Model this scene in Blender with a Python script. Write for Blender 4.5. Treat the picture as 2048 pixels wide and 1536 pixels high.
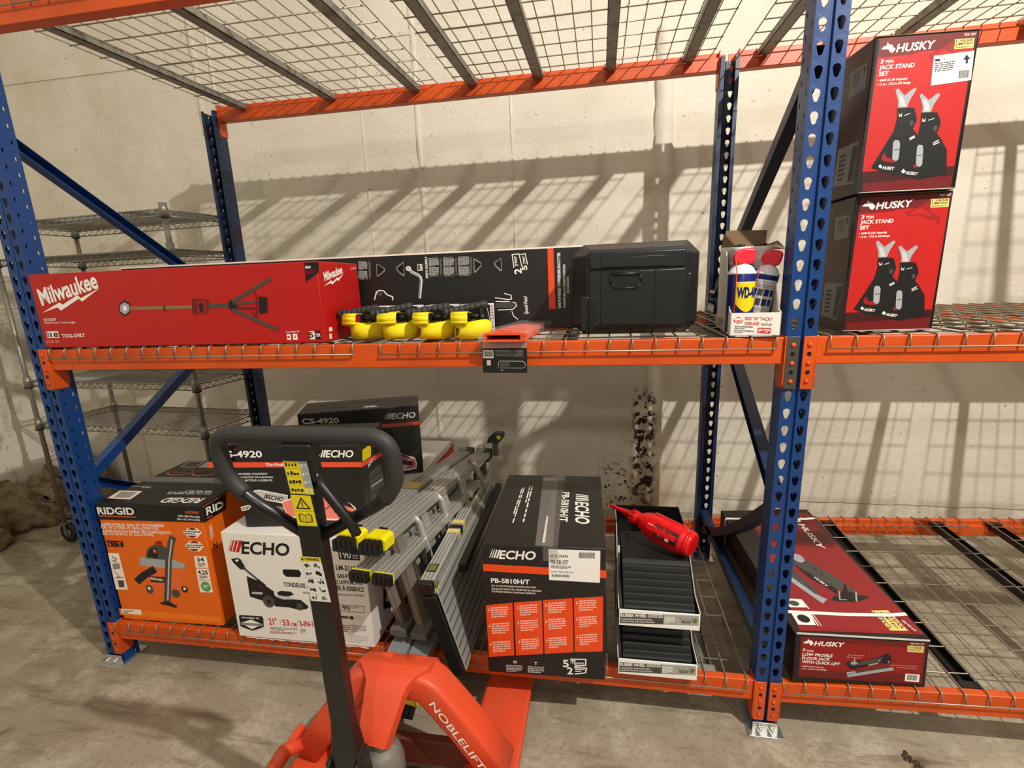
import bpy, bmesh, math, random
from mathutils import Vector, Matrix
PI = math.pi
random.seed(7)
SC = bpy.context.scene
COL = SC.collection
for _o in list(bpy.data.objects): bpy.data.objects.remove(_o)

# ------------------------------------------------------------------ camera, world, lamp, exposure
CAM_AX = ((0.98505862, 0.16825193, -0.03675339), (-0.00470899, 0.23964442, 0.97084931), (0.17215502, -0.9561704, 0.2368561))
cam = bpy.data.cameras.new('camera'); cam.sensor_width = 36; cam.lens = 18.042
cam.shift_x = 3.41 / 2048; cam.shift_y = 44.24 / 2048; cam.clip_start = .02; cam.clip_end = 60
camo = bpy.data.objects.new('camera', cam); COL.objects.link(camo)
_m = Matrix((CAM_AX[0], CAM_AX[1], CAM_AX[2])).transposed().to_4x4()
_m.translation = (-0.54238, -1.52289, 1.48700)
camo.matrix_world = _m
SC.camera = camo

W = bpy.data.worlds.new('world'); SC.world = W; W.use_nodes = True
_t = W.node_tree; _bg = _t.nodes['Background']; _bg.inputs[0].default_value = (1.0, .91, .78, 1)
# the hall beyond the frame: pale ceiling above, dim below
_tc = _t.nodes.new('ShaderNodeTexCoord'); _sp = _t.nodes.new('ShaderNodeSeparateXYZ'); _mr = _t.nodes.new('ShaderNodeMapRange')
_t.links.new(_tc.outputs['Generated'], _sp.inputs[0]); _t.links.new(_sp.outputs['Z'], _mr.inputs[0]); _t.links.new(_mr.outputs[0], _bg.inputs[1])
for _k, _v in enumerate((-.15, .85, .04, .27)): _mr.inputs[_k + 1].default_value = _v

key = bpy.data.lights.new('ceiling_lamp', 'POINT'); key.energy = 250; key.color = (1.0, .955, .88); key.shadow_soft_size = .032
keyo = bpy.data.objects.new('ceiling_lamp', key); COL.objects.link(keyo); keyo.location = (1.29, -1.75, 3.87)
far = bpy.data.lights.new('far_lamp', 'POINT'); far.energy = 70; far.color = (1.0, .93, .82); far.shadow_soft_size = .12
faro = bpy.data.objects.new('far_lamp', far); COL.objects.link(faro); faro.location = (-.30, -5.6, 3.6)

SC.view_settings.view_transform = 'Standard'; SC.view_settings.look = 'None'
SC.view_settings.exposure = 1.36; SC.view_settings.gamma = 1; SC.view_settings.use_curve_mapping = False
SC.cycles.use_denoising = True
SC.cycles.max_bounces = 6; SC.cycles.diffuse_bounces = 3; SC.cycles.glossy_bounces = 3; SC.cycles.transparent_max_bounces = 12

# ------------------------------------------------------------------ materials
def lin(c):
    c = c / 255
    return c / 12.92 if c <= .04045 else ((c + .055) / 1.055) ** 2.4
def rgb(h):
    return (lin(int(h[0:2], 16)), lin(int(h[2:4], 16)), lin(int(h[4:6], 16)), 1)
MATS = {}
class NT:
    def __init__(s, m): s.t = m.node_tree; s.b = s.t.nodes['Principled BSDF']
    def n(s, typ, **kw):
        x = s.t.nodes.new(typ)
        for k, v in kw.items(): setattr(x, k, v)
        return x
    def l(s, a, b): s.t.links.new(a, b)
    def tex(s): return s.n('ShaderNodeTexCoord').outputs['Object']
    def noise(s, vec, scale, detail=4, rough=.6):
        x = s.n('ShaderNodeTexNoise'); x.inputs['Scale'].default_value = scale; x.inputs['Detail'].default_value = detail
        x.inputs['Roughness'].default_value = rough; s.l(vec, x.inputs['Vector']); return x.outputs['Fac']
    def ramp(s, fac, stops):
        x = s.n('ShaderNodeValToRGB'); e = x.color_ramp.elements
        while len(e) < len(stops): e.new(.5)
        for i, (p, c) in enumerate(stops):
            e[i].position = p; e[i].color = c if len(c) == 4 else (*c, 1)
        s.l(fac, x.inputs[0]); return x.outputs[0]
    def mix(s, fac, a, b, mode='MIX'):
        x = s.n('ShaderNodeMix', data_type='RGBA', blend_type=mode)
        for k, v in ((0, fac), (6, a), (7, b)):
            if hasattr(v, 'is_output'): s.l(v, x.inputs[k])
            else: x.inputs[k].default_value = v
        return x.outputs[2]
    def math(s, op, a, b=0.0, c=None):
        x = s.n('ShaderNodeMath', operation=op)
        for k, v in enumerate((a, b) if c is None else (a, b, c)):
            if hasattr(v, 'is_output'): s.l(v, x.inputs[k])
            else: x.inputs[k].default_value = v
        return x.outputs[0]
    def mapr(s, v, a, b, c=0., d=1.):
        x = s.n('ShaderNodeMapRange', interpolation_type='SMOOTHSTEP'); s.l(v, x.inputs[0])
        for k, q in enumerate((a, b, c, d)): x.inputs[k + 1].default_value = q
        return x.outputs[0]
    def bump(s, h, strength=.3, dist=.01):
        x = s.n('ShaderNodeBump'); x.inputs['Strength'].default_value = strength; x.inputs['Distance'].default_value = dist
        s.l(h, x.inputs['Height']); s.l(x.outputs[0], s.b.inputs['Normal']); return x
def mk(name, h, rough=.5, metal=0., **kw):
    m = bpy.data.materials.new(name); m.use_nodes = True
    b = m.node_tree.nodes['Principled BSDF']
    b.inputs['Base Color'].default_value = rgb(h); b.inputs['Roughness'].default_value = rough; b.inputs['Metallic'].default_value = metal
    for k, v in kw.items(): b.inputs[k].default_value = v
    MATS[name] = m
    return m
def worn(name, h, h2, rough=.45, metal=0., scale=14, amount=.62, bump=0., h3=None):
    """painted or printed surface with irregular wear of its own"""
    m = mk(name, h, rough, metal); t = NT(m); v = t.tex()
    n = t.noise(v, scale, 6, .65); f = t.mapr(n, amount, amount + .1)
    c = t.mix(f, rgb(h), rgb(h2))
    if h3: c = t.mix(t.mapr(t.noise(v, scale * .23, 3), .4, .65), c, t.mix(f, rgb(h3), rgb(h2)))
    t.l(c, t.b.inputs['Base Color'])
    if bump: t.bump(t.noise(v, scale * 6, 3), bump, .002)
    return m
# print inks; the jack box top's red has gloss sheen mixed in
for _n, _h in dict(white='f2efe6', black='101010', black2='1c1a18', grey='8a8781', lgrey='c4c2bc', lgrey2='a3a19c', dgrey='46443f', silver='a2a5a8', red5='8e1a1e', pink='e8a49a', pinkw='f2c4b4', cream='f5e6d6',
    maroon='6a0d0d', maroon3='3c0808', red='c21a14', red2='bb150f', red3='97110d', red4='8e0f10', tan='8a6a4c', orange='ea4a12', orange2='e0601a', orange3='e8672e', orange4='f07a10', coral='ea5238',
    coral2='b8423a', salmon='f08070', rose='a8605c', yellow2='e8d000', gold='e6cf7a', green='4c9a54', rust='9a5a48', tape='6a6660', hole='040404', mwhite='efece6', olive='6c6a2e', chrome='d8d6d0', dirt='3a2c1e').items():
    mk('ink_' + _n, _h, .45)
# cartons
mk('card_black', '1b1a19', .42); mk('card_red', 'b5110c', .40); mk('card_orange', 'e56608', .45); mk('card_white', 'e9e4da', .5)
mk('card_husky', '150f0e', .30); mk('card_husky_side', '3c1210', .35); mk('card_brown', '6a5238', .8)
# rack
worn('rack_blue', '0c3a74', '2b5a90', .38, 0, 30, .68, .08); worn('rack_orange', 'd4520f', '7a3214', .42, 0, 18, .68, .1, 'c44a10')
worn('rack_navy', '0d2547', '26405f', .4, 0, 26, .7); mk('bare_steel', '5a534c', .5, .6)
mk('zinc', 'c9cac6', .32, .85); mk('deck_wire', 'a39885', .42, .55); worn('galv', '8f8a80', '6f6a60', .5, .45, 20, .5); mk('deck_black', '15120f', .5)
mk('chrome_wire', '8d8a80', .35, .6)
# others
worn('black_paint', '121314', '2c2c2c', .35, 0, 40, .68); mk('black_rubber', '141414', .55); mk('grip', '2a2a29', .6); mk('black_plastic', '141516', .40)
mk('alu', 'c2c0b8', .34, .45); mk('rung_alu', '97897a', .4, .4); mk('lit_rubber_edge', '3c3c3d', .6); mk('alu_dark', '77756f', .4, .4); mk('fibre_grey', '7c8284', .5); mk('yellow_plastic', 'f0e000', .45)
worn('jack_orange', 'dc4a24', 'd9c9b0', .5, 0, 22, .70, .15, 'd4502e'); mk('jack_dark', '6a2a18', .6); worn('pump_grey', '7a756b', '9a9488', .5, .2, 25, .6)
worn('webbing', 'f0da00', 'e4cc00', .7, 0, 300, .5, .2); mk('red_plastic', 'd80f16', .28); mk('cap_red', 'e0283a', .35); mk('can_blue', '16246e', .3); mk('can_white', 'e6e6ea', .35)
mk('orange_plastic', 'e8552a', .4); mk('sticker_yellow', 'f0dc10', .4); mk('sticker_white', 'f0efe8', .4); mk('tube_white', 'c9c6c6', .4); mk('straw', 'e8501c', .4)
worn('tarp', '8a7656', '5e4c34', .7, 0, 9, .5, .5); mk('shipping_white', 'f1efe8', .45)
_m = mk('clear_film', 'ffffff', .12, 0, IOR=1.3, Alpha=.13)
_m = mk('clear_tape', '9a958c', .18, 0, Alpha=.28)
DEC={
'milw_front':[
["S","Milwaukee",[27.5,148],250,12.2,56,"white",0.1,2,1],
["P",[[22.2,123],[102,156],[113,148],[180,178],[192,168],[275,199],[194,156],[183,166],[100,128],[90,140]],"white",2],
["S","ROCKET",[21.8,94],51,-0.0,9.4,"white",0,1,1],
["S","Dual Power Tower Light",[22.2,85],126,-0.5,7.5,"white",0,0,1],
["P",[[18.5,35],[67,35],[67,58],[18.5,58]],"white",1],
["P",[[20.2,38],[27.7,38],[27.7,56],[20.2,56]],"grey",2],
["S","18",[32,38],33,-0.1,15.8,"black",0,2,2],
["S","TOOL-ONLY",[79,35],95,0.8,12.6,"white",0,2,1],
["S","2136-20",[8.1,17.6],54,0.3,8.9,"pink",0,0,1],
["P",[[361,156],[380,144],[373,114],[349,102],[330,116],[337,145]],"black",1],
["P",[[359,149],[375,139],[370,118],[351,108],[335,119],[340,140]],"silver",2],
["P",[[363,129],[362,132],[361,135],[358,137],[356,138],[353,137],[351,135],[349,132],[349,129],[349,126],[351,123],[353,121],[356,120],[358,121],[361,123],[362,126]],"white",3],
["L",[[377,128],[610,126]],"tan",11,3],
["P",[[504,116],[510,116],[510,132],[504,132]],"black",4],
["P",[[617,153],[673,148],[676,139],[666,104],[611,101],[609,120]],"maroon",4],
["P",[[633,146],[669,143],[662,107],[628,106]],"red3",5],
["P",[[638,110],[652,110],[652,137],[638,137]],"black",6],
["L",[[673,126],[755,128]],"dgrey",13,6],
["P",[[777,127],[776,134],[772,140],[767,144],[761,145],[755,144],[750,140],[747,134],[746,127],[747,119],[750,113],[755,109],[761,108],[767,109],[772,113],[776,119]],"black",7],
["L",[[764,139],[909,205]],"dgrey",11,8],
["L",[[760,112],[907,45]],"dgrey",11,8],
["L",[[769,132],[853,134]],"dgrey",7,9],
["L",[[773,119],[850,114]],"maroon",7,10],
["L",[[846,165],[850,148],[839,85]],"maroon",4,11],
["L",[[825,103],[845,84]],"maroon",4,12],
["P",[[859,152],[888,148],[881,101],[852,97]],"black",12],
["P",[[1030,250],[1079,251],[1076,219],[1028,191]],"black",1],
["S","NEW",[1032,232],19.5,-0.7,8.2,"white",0,2,2],
["G",[1031,228],[1069,228],[1030,212],3,"maroon",2],
["S","POWERED BY",[936,33],48,2.2,5.2,"white",0,0,1],
["P",[[937,10.3],[951,10.3],[951,29.4],[937,29.4]],"white",1],
["P",[[958,10.4],[974,10.4],[974,30],[958,30]],"white",1],
["P",[[939,16.3],[947,16.3],[947,22.9],[939,22.9]],"red",2],
["P",[[964,15.8],[968,15.8],[968,24.7],[964,24.7]],"red",2],
["P",[[1018,11.0],[1035,11.0],[1035,37],[1018,37]],"white",1],
["P",[[1040,10.6],[1056,10.6],[1056,38],[1040,38]],"black",1],
["S","5",[1017,16.6],13.9,1.3,17.4,"black",0,2,2],
["S","YEAR",[1039,19.1],15.7,-1.2,11.6,"white",0,1,2],
],
'milw_right':[
["S","Milwaukee",[38,192],134,11.6,27.8,"white",0.1,2,1],
["P",[[29.9,177],[82,195],[89,189],[128,205],[132,201],[177,218],[130,192],[121,196],[85,181],[76,186]],"white",2],
["S","2136-20",[235,231],42,4.3,7.3,"white",0,0,1],
["P",[[29.4,32],[51,32],[51,45],[29.4,45]],"white",1],
["P",[[26.7,7.9],[42,7.9],[42,24.4],[26.7,24.4]],"white",1],
],
'trim':[
["P",[[1735,276],[1756,276],[1760,69],[1737,69]],"orange",1],
["S","SRM-2620U",[1296,191],75,89,9.3,"white",0,2,1],
["P",[[1258,219],[1278,219],[1278,243],[1258,243]],"lgrey",1],
["P",[[1261,223],[1267,223],[1267,240],[1261,240]],"black",2],
["P",[[1303,198],[1338,198],[1338,262],[1303,262]],"lgrey",1],
["P",[[1304,232],[1340,232],[1340,261],[1304,261]],"black2",2],
["P",[[1302,199],[1338,199],[1338,232],[1302,232]],"black2",2],
["G",[1305,259],[1341,258],[1304,234],9,"lgrey",3],
["G",[1303,231],[1339,229],[1301,201],9,"lgrey",3],
["G",[1345,258],[1351,258],[1343,199],14,"grey",1],
["P",[[1358,196],[1395,196],[1395,262],[1358,262]],"lgrey",1],
["P",[[1359,231],[1397,231],[1397,261],[1359,261]],"black2",2],
["P",[[1356,197],[1395,197],[1395,231],[1356,231]],"black2",2],
["G",[1359,259],[1398,258],[1358,233],9,"lgrey",3],
["G",[1357,230],[1396,228],[1356,200],9,"lgrey",3],
["G",[1402,258],[1408,258],[1400,198],14,"grey",1],
["P",[[1413,196],[1452,196],[1452,262],[1413,262]],"lgrey",1],
["P",[[1414,230],[1453,230],[1453,261],[1414,261]],"black2",2],
["P",[[1412,197],[1451,197],[1451,230],[1412,230]],"black2",2],
["G",[1415,259],[1454,259],[1414,232],9,"lgrey",3],
["G",[1413,229],[1452,227],[1412,199],9,"lgrey",3],
["G",[1458,259],[1464,259],[1456,197],14,"grey",1],
["P",[[1029,197],[1060,197],[1060,262],[1029,262]],"lgrey",1],
["P",[[1029,229],[1063,229],[1063,261],[1029,261]],"black2",2],
["P",[[1026,198],[1059,198],[1059,229],[1026,229]],"black2",2],
["G",[1030,259],[1065,259],[1028,231],9,"lgrey",3],
["G",[1027,228],[1061,227],[1024,200],9,"lgrey",3],
["G",[1070,260],[1078,260],[1066,198],14,"grey",1],
["P",[[1100,250],[1108,249],[1132,233],[1132,224],[1105,205],[1097,205]],"grey",1],
["P",[[1103,247],[1107,247],[1128,232],[1128,226],[1103,209],[1100,209]],"hole",2],
["P",[[1176,234],[1182,239],[1207,254],[1207,204],[1200,202],[1178,223]],"grey",1],
["P",[[1180,233],[1206,249],[1204,207],[1182,224]],"hole",2],
["P",[[1469,253],[1475,253],[1497,239],[1498,226],[1475,204],[1469,205]],"grey",1],
["P",[[1472,249],[1495,235],[1495,229],[1473,209]],"hole",2],
["P",[[1544,237],[1571,252],[1572,207],[1564,206],[1545,226]],"grey",1],
["P",[[1548,235],[1569,248],[1569,211],[1549,229]],"hole",2],
["L",[[1221,230],[1237,215],[1258,205],[1267,195],[1269,184],[1258,124]],"white",10,3],
["L",[[1222,228],[1237,215],[1258,204],[1265,193],[1267,184],[1256,124]],"grey",5,4],
["P",[[1234,229],[1233,232],[1231,235],[1227,237],[1223,238],[1219,237],[1216,235],[1214,232],[1213,229],[1214,226],[1216,223],[1219,221],[1223,220],[1227,221],[1231,223],[1233,226]],"white",5],
["P",[[1230,229],[1230,231],[1228,233],[1226,235],[1223,235],[1221,235],[1218,233],[1217,231],[1216,229],[1217,227],[1218,225],[1221,223],[1223,223],[1226,223],[1228,225],[1230,227]],"lgrey",6],
["P",[[1077,121],[1088,150],[1102,157],[1121,154],[1132,140],[1155,131],[1154,117]],"white",1],
["P",[[1082,121],[1092,147],[1103,153],[1118,151],[1128,137],[1150,128],[1149,117]],"black2",2],
["P",[[1114,143],[1113,147],[1111,150],[1107,152],[1103,153],[1099,152],[1096,150],[1093,147],[1092,143],[1093,139],[1096,136],[1099,134],[1103,133],[1107,134],[1111,136],[1113,139]],"dgrey",3],
["L",[[1543,114],[1590,106],[1603,108],[1601,121],[1577,128]],"white",3,1],
["L",[[1545,101],[1590,99],[1616,94],[1620,83],[1606,71],[1552,70]],"white",3,2],
["L",[[1602,64],[1608,47],[1623,35]],"white",3,1],
["P",[[1544,94],[1603,99],[1615,86],[1602,75],[1544,79]],"dgrey",3],
["S","2",[1642,195],18.5,94,26.3,"white",0,2,1],
["S","5",[1662,206],16.7,91,18.3,"white",0,2,1],
["L",[[1615,217],[1610,261],[1635,262],[1643,221]],"white",3,2],
["L",[[1641,260],[1657,261],[1664,226]],"white",3,3],
["S","year",[1627,221],35,93,10.1,"white",0,1,3],
["S","year",[1656,228],27.1,95,8.7,"white",0,1,4],
["S","Speed-Feed",[1661,52],62,92,14.2,"white",0.2,1,1],
["S","GAS-POWERED TRIMMER/BRUSHCUTTER",[1779,70],191,90,10.4,"white",0,2,1],
["S","PODADORA O DESBROZADORA",[1796,72],149,90,8.6,"white",0,1,1],
["S","DE GASOLINA",[1809,122],57,91,8.1,"white",0,1,1],
],
'ridg_front':[
["P",[[3.6,521],[465,511],[458,448],[-7.6,444]],"black",1],
["S","RIDGID",[0.2,468],163,0.8,29.3,"white",0,2,2],
["L",[[3.4,460],[165,460]],"orange2",4,2],
["S","HD0900",[385,483],56,-0.2,11.1,"orange2",0,1,2],
["S","1003-438-746 (US)",[350,468],92,-0.8,8.3,"white",0,1,2],
["S","1001-105-149 (CAN)",[344,455],96,-0.7,7.8,"white",0,1,2],
["S","ASPIRATEUR EAU ET POUSSIÈRE",[1.0,418],279,1.0,12.1,"cream",0,2,1],
["S","DE 34 LITRES (9 GALLONS US)",[-0.0,406],255,1.0,11.1,"cream",0,2,2],
["S","ASPIRADORA PARA SECO/MOJADO",[-0.5,390],307,0.9,12.2,"cream",0,2,3],
["S","DE 34 LITROS (9 GALONES)",[-0.2,379],229,1.0,9.1,"cream",0,2,4],
["P",[[357,403],[384,424],[419,425],[439,406],[413,383],[378,382]],"cream",1],
["P",[[378,416],[420,416],[409,424],[394,424]],"maroon",2],
["P",[[370,391],[415,392],[401,384],[386,384]],"maroon",2],
["G",[366,412],[434,412],[363,394],2,"black",2],
["P",[[353,348],[380,369],[418,368],[436,349],[412,325],[375,326]],"cream",1],
["P",[[375,360],[419,360],[408,368],[390,368]],"maroon",2],
["P",[[368,335],[412,335],[400,327],[383,327]],"maroon",2],
["G",[361,354],[433,355],[359,338],2,"black",2],
["P",[[5.3,328],[81,328],[81,355],[5.3,355]],"black",1],
["S","N",[4.5,331],19.8,0.9,18.5,"orange2",0,2,2],
["S","X",[29.5,331],21.3,1.0,19.5,"red3",0,2,2],
["S","T",[54,331],21.2,1.0,19.5,"orange2",0,2,3],
["P",[[0.9,300],[50,300],[53,139],[-3.3,136]],"cream",1],
["L",[[16.5,284],[33,274],[24.0,261],[13.2,270]],"dgrey",4,2],
["P",[[8.5,252],[42,257],[42,233],[8.3,226]],"grey",3],
["L",[[10.7,218],[27.1,198],[11.5,189],[45,193]],"dgrey",3,2],
["P",[[15.9,179],[44,180],[39,148],[14.4,147]],"dgrey",2],
["P",[[384,305],[438,306],[437,257],[382,254]],"cream",1],
["S","34",[393,282],32,1.8,17.7,"black",0,2,2],
["G",[395,277],[427,278],[395,258],3,"dgrey",2],
["P",[[382,251],[437,253],[436,202],[379,200]],"cream",1],
["S","4,25",[387,227],43,0.9,18.0,"black",0,2,2],
["G",[389,222],[424,222],[389,203],3,"dgrey",2],
["P",[[379,198],[436,199],[436,149],[380,147]],"cream",1],
["P",[[431,174],[429,182],[425,189],[418,194],[409,196],[401,194],[394,189],[389,182],[388,174],[389,165],[394,158],[401,153],[409,151],[418,153],[425,158],[429,165]],"green",2],
["G",[398,181],[425,182],[398,166],2,"cream",3],
["P",[[141,283],[336,266],[296,149],[251,134],[166,155],[152,210]],"orange3",1],
["P",[[139,286],[198,294],[289,286],[336,269],[332,247],[317,249],[229,245],[135,253]],"silver",2],
["P",[[169,285],[183,324],[209,342],[251,347],[276,331],[271,283],[216,283]],"dgrey",3],
["P",[[177,293],[194,322],[228,336],[225,288]],"black",4],
["P",[[220,346],[232,361],[255,363],[257,349]],"red3",4],
["P",[[224,318],[223,321],[222,324],[219,326],[217,327],[214,326],[211,324],[210,321],[209,318],[210,315],[211,312],[214,310],[217,310],[219,310],[222,312],[223,315]],"orange2",5],
["L",[[109,182],[144,209],[192,235]],"black",30,3],
["P",[[168,180],[233,180],[233,206],[168,206]],"black",4],
["S","RIDGID",[170,191],56,-4.4,10.9,"cream",0,2,5],
["L",[[307,377],[295,354],[269,282],[223,97]],"dgrey",28,6],
["L",[[303,370],[272,283],[227,103]],"lgrey",6,7],
["P",[[181,85],[217,97],[237,92],[264,76],[254,69],[223,77]],"black",7],
["P",[[170,147],[169,154],[165,161],[160,165],[154,166],[148,165],[142,161],[139,154],[138,147],[139,139],[142,132],[148,128],[154,127],[160,128],[165,132],[169,139]],"dgrey",4],
["P",[[160,151],[159,154],[158,156],[156,158],[153,158],[151,158],[149,156],[147,154],[147,151],[147,148],[149,145],[151,144],[153,143],[156,144],[158,145],[159,148]],"cream",5],
["P",[[289,135],[287,142],[283,148],[277,152],[270,153],[262,152],[256,148],[252,142],[251,135],[252,128],[256,122],[262,118],[270,116],[277,118],[283,122],[287,128]],"dgrey",8],
["P",[[327,156],[326,161],[323,166],[318,169],[313,170],[308,169],[303,166],[301,161],[299,156],[301,150],[303,146],[308,143],[313,142],[318,143],[323,146],[326,150]],"black",8],
["P",[[320,159],[320,161],[318,163],[316,165],[314,165],[311,165],[309,163],[308,161],[308,159],[308,156],[309,154],[311,153],[314,152],[316,153],[318,154],[320,156]],"cream",9],
["P",[[-3.0,24.1],[91,24.1],[91,48],[-3.0,48]],"cream",1],
["G",[7.3,41],[57,43],[4.6,25.0],2,"black",2],
["P",[[-11.8,48],[448,40],[448,14.7],[-14.4,17.2]],"orange4",3],
["P",[[-2.0,25.8],[91,25.8],[91,47],[-2.0,47]],"cream",4],
["G",[7.3,41],[57,43],[4.6,25.0],2,"black",5],
],
'ridg_right':[
["P",[[14.2,505],[141,505],[125,443],[6.1,445]],"black",1],
["S","RI",[22.0,466],44,-3.2,32,"white",0,2,2],
["S","D",[70,462],46,-4.3,28.0,"white",0,2,2],
["L",[[21.2,455],[48,453]],"orange2",4,2],
["G",[22.7,423],[40,423],[19.2,365],9,"cream",1],
["S","N",[22.7,322],24.4,-7.9,26.3,"black",0,2,1],
],
'ridg_top':[
["P",[[7.0,43],[115,40],[94,119],[-12.8,120]],"cream",1],
["K",[27.3,54],[101,52],[6.1,111],"black",2],
["S","RIDGID",[418,68],165,-178,43,"white",0,2,1],
["L",[[421,73],[263,68]],"orange2",4,2],
["G",[414,104],[224,98],[391,144],3,"lgrey",1],
["G",[94,168],[-6.6,171],[97,149],2,"lgrey",1],
["L",[[66,125],[15.2,129]],"maroon",5,1],
["P",[[-58,224],[329,227],[300,272],[-84,272]],"tape",1],
["P",[[142,334],[138,351],[125,365],[106,374],[83,377],[60,374],[41,365],[28.4,351],[23.9,334],[28.4,318],[41,304],[60,294],[83,291],[106,294],[125,304],[138,318]],"rust",1],
["P",[[135,334],[131,347],[120,357],[103,364],[83,367],[63,364],[46,357],[35,347],[31,334],[35,322],[46,311],[63,304],[83,302],[103,304],[120,311],[131,322]],"black2",2],
["P",[[262,330],[257,346],[245,359],[227,368],[206,372],[185,368],[167,359],[155,346],[151,330],[155,314],[167,301],[185,292],[206,288],[227,292],[245,301],[257,314]],"rust",1],
["P",[[255,330],[251,342],[241,352],[225,359],[206,361],[187,359],[172,352],[161,342],[157,330],[161,318],[172,308],[187,301],[206,299],[225,301],[241,308],[251,318]],"black2",2],
["G",[39,344],[110,344],[56,318],3,"rust",3],
["P",[[27.4,391],[106,392],[96,473],[10.0,479]],"lgrey",1],
["P",[[31,399],[97,399],[92,466],[20.8,469]],"dgrey",2],
["P",[[121,392],[197,390],[158,464],[107,470]],"lgrey",1],
],
'csa_front':[
["S","CS-4920",[-58,274],159,-1.7,24.8,"white",0,2,1],
["P",[[-101,256],[458,241],[456,222],[-104,236]],"coral",1],
["S","The Professional Choice",[106,236],174,-1.8,11.1,"white",0.2,2,2],
["P",[[295,264],[305,291],[308,290],[298,264]],"white",1],
["P",[[303,264],[313,290],[316,290],[306,263]],"white",2],
["P",[[310,263],[321,290],[325,290],[315,263]],"white",3],
["P",[[318,263],[328,290],[335,290],[325,263]],"white",4],
["S","ECHO",[329,263],98,-1.7,27.1,"white",0.2,2,5],
["S","50.1 CC GAS-POWERED CHAINSAW",[-63,206],173,-1.1,7.8,"white",0,1,1],
["S","MOTOSIERRA DE MOTOR DE GASOLINA",[-64,194],193,-1.3,6.8,"white",0,1,1],
["S","SCIE À CHAÎNE À MOTEUR À ESSENCE",[-65,182],189,-1.5,7.4,"white",0,1,1],
["P",[[43,131],[51,144],[72,146],[172,122],[165,72],[144,91],[66,109],[47,118]],"white",1],
["P",[[47,132],[54,140],[72,142],[171,119],[167,92],[72,112],[50,121]],"lgrey",2],
["P",[[83,112],[91,129],[94,129],[87,112]],"black",3],
["P",[[89,111],[96,128],[101,127],[94,110]],"black",4],
["S","ECHO",[97,108],55,-10.4,18.3,"black",0.2,2,5],
["G",[123,80],[151,78],[119,43],6,"lgrey",2],
["P",[[145,101],[169,105],[282,149],[306,133],[316,116],[342,100],[396,86],[415,68],[419,46],[409,12.9],[278,21.4],[159,35]],"cream",6],
["P",[[149,95],[173,101],[281,143],[301,131],[313,111],[339,95],[391,83],[410,66],[413,46],[405,19.6],[279,27.5],[162,40]],"salmon",7],
["P",[[334,55],[345,73],[353,57],[368,64],[399,51],[394,36],[336,49]],"black",8],
["P",[[343,94],[365,99],[396,84],[410,63],[385,72]],"black2",9],
["P",[[276,102],[287,92],[283,59],[271,62]],"dgrey",8],
["L",[[285,59],[309,66],[325,78]],"black2",3,9],
["P",[[-9.0,80],[27.9,89],[30,81],[20.0,69],[-6.7,64]],"white",1],
["P",[[-4.7,77],[24.0,85],[25.3,81],[17.3,72],[-3.3,68]],"black2",2],
["G",[-1.1,81],[24.0,85],[-2.0,70],3,"white",3],
],
'csa_right':[
["P",[[26.2,277],[130,268],[114,222],[12.5,238]],"yellow2",1],
["P",[[12.0,237],[276,188],[270,172],[6.2,220]],"coral",2],
["S","MFG",[70,192],60,4.0,13.9,"white",0,1,3],
["P",[[71,172],[261,149],[222,-13.2],[56,25.7]],"dgrey",1],
["L",[[85,142],[230,117]],"black2",5,2],
["L",[[80,113],[228,84]],"lgrey",5,3],
["L",[[74,85],[226,52]],"black2",5,4],
["L",[[67,57],[224,19.5]],"grey",4,5],
],
'csb_front':[
["S","CS-4920",[16.4,276],153,-3.4,24.6,"lgrey",0,2,1],
["P",[[-3.6,243],[345,245],[525,245],[526,228],[344,229],[-5.5,228]],"coral2",1],
["P",[[367,267],[378,292],[381,292],[370,267]],"lgrey",1],
["P",[[375,267],[385,293],[389,293],[378,267]],"lgrey",2],
["P",[[382,267],[392,293],[397,293],[386,266]],"lgrey",3],
["P",[[389,266],[400,293],[406,293],[395,266]],"lgrey",4],
["S","ECHO",[398,266],103,-0.9,26.3,"lgrey",0.2,2,5],
["P",[[263,78],[377,155],[404,144],[412,106],[445,90],[484,75],[493,49],[488,21.5],[450,16.1],[258,29.9]],"cream",1],
["P",[[262,72],[376,149],[399,140],[407,102],[442,85],[479,70],[486,48],[483,27.0],[451,22.2],[258,36]],"rose",2],
["P",[[404,49],[412,73],[426,65],[434,68],[472,57],[470,39]],"black",3],
["P",[[400,101],[434,95],[478,69],[450,78]],"black2",4],
],
'mow_front':[
["P",[[19.8,364],[41,409],[43,409],[22.9,363]],"red",1],
["P",[[25.7,363],[47,409],[53,409],[33,362]],"red",2],
["P",[[37,362],[58,409],[68,409],[47,361]],"red",3],
["P",[[51,361],[72,409],[86,409],[64,361]],"red",4],
["S","ECHO",[73,357],192,0.5,50,"black",0.2,2,5],
["P",[[25.0,331],[54,337],[64,332],[81,294],[72,289],[54,291],[32,316]],"black",1],
["P",[[40,326],[52,332],[56,327],[48,319]],"mwhite",2],
["L",[[73,294],[135,239]],"dgrey",8,2],
["L",[[121,251],[146,230]],"black",9,3],
["L",[[71,328],[93,319],[73,298]],"lgrey",1.5,3],
["P",[[77,264],[136,241],[149,228],[178,208],[181,179],[131,163],[76,178]],"black",4],
["P",[[85,191],[90,199],[133,200],[129,190]],"lgrey",5],
["P",[[175,191],[213,180],[284,179],[312,153],[302,142],[270,137],[232,144],[176,144],[167,162]],"black",5],
["P",[[175,163],[173,173],[168,181],[160,186],[151,188],[142,186],[135,181],[130,173],[128,163],[130,153],[135,145],[142,139],[151,137],[160,139],[168,145],[173,153]],"dgrey",6],
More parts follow.
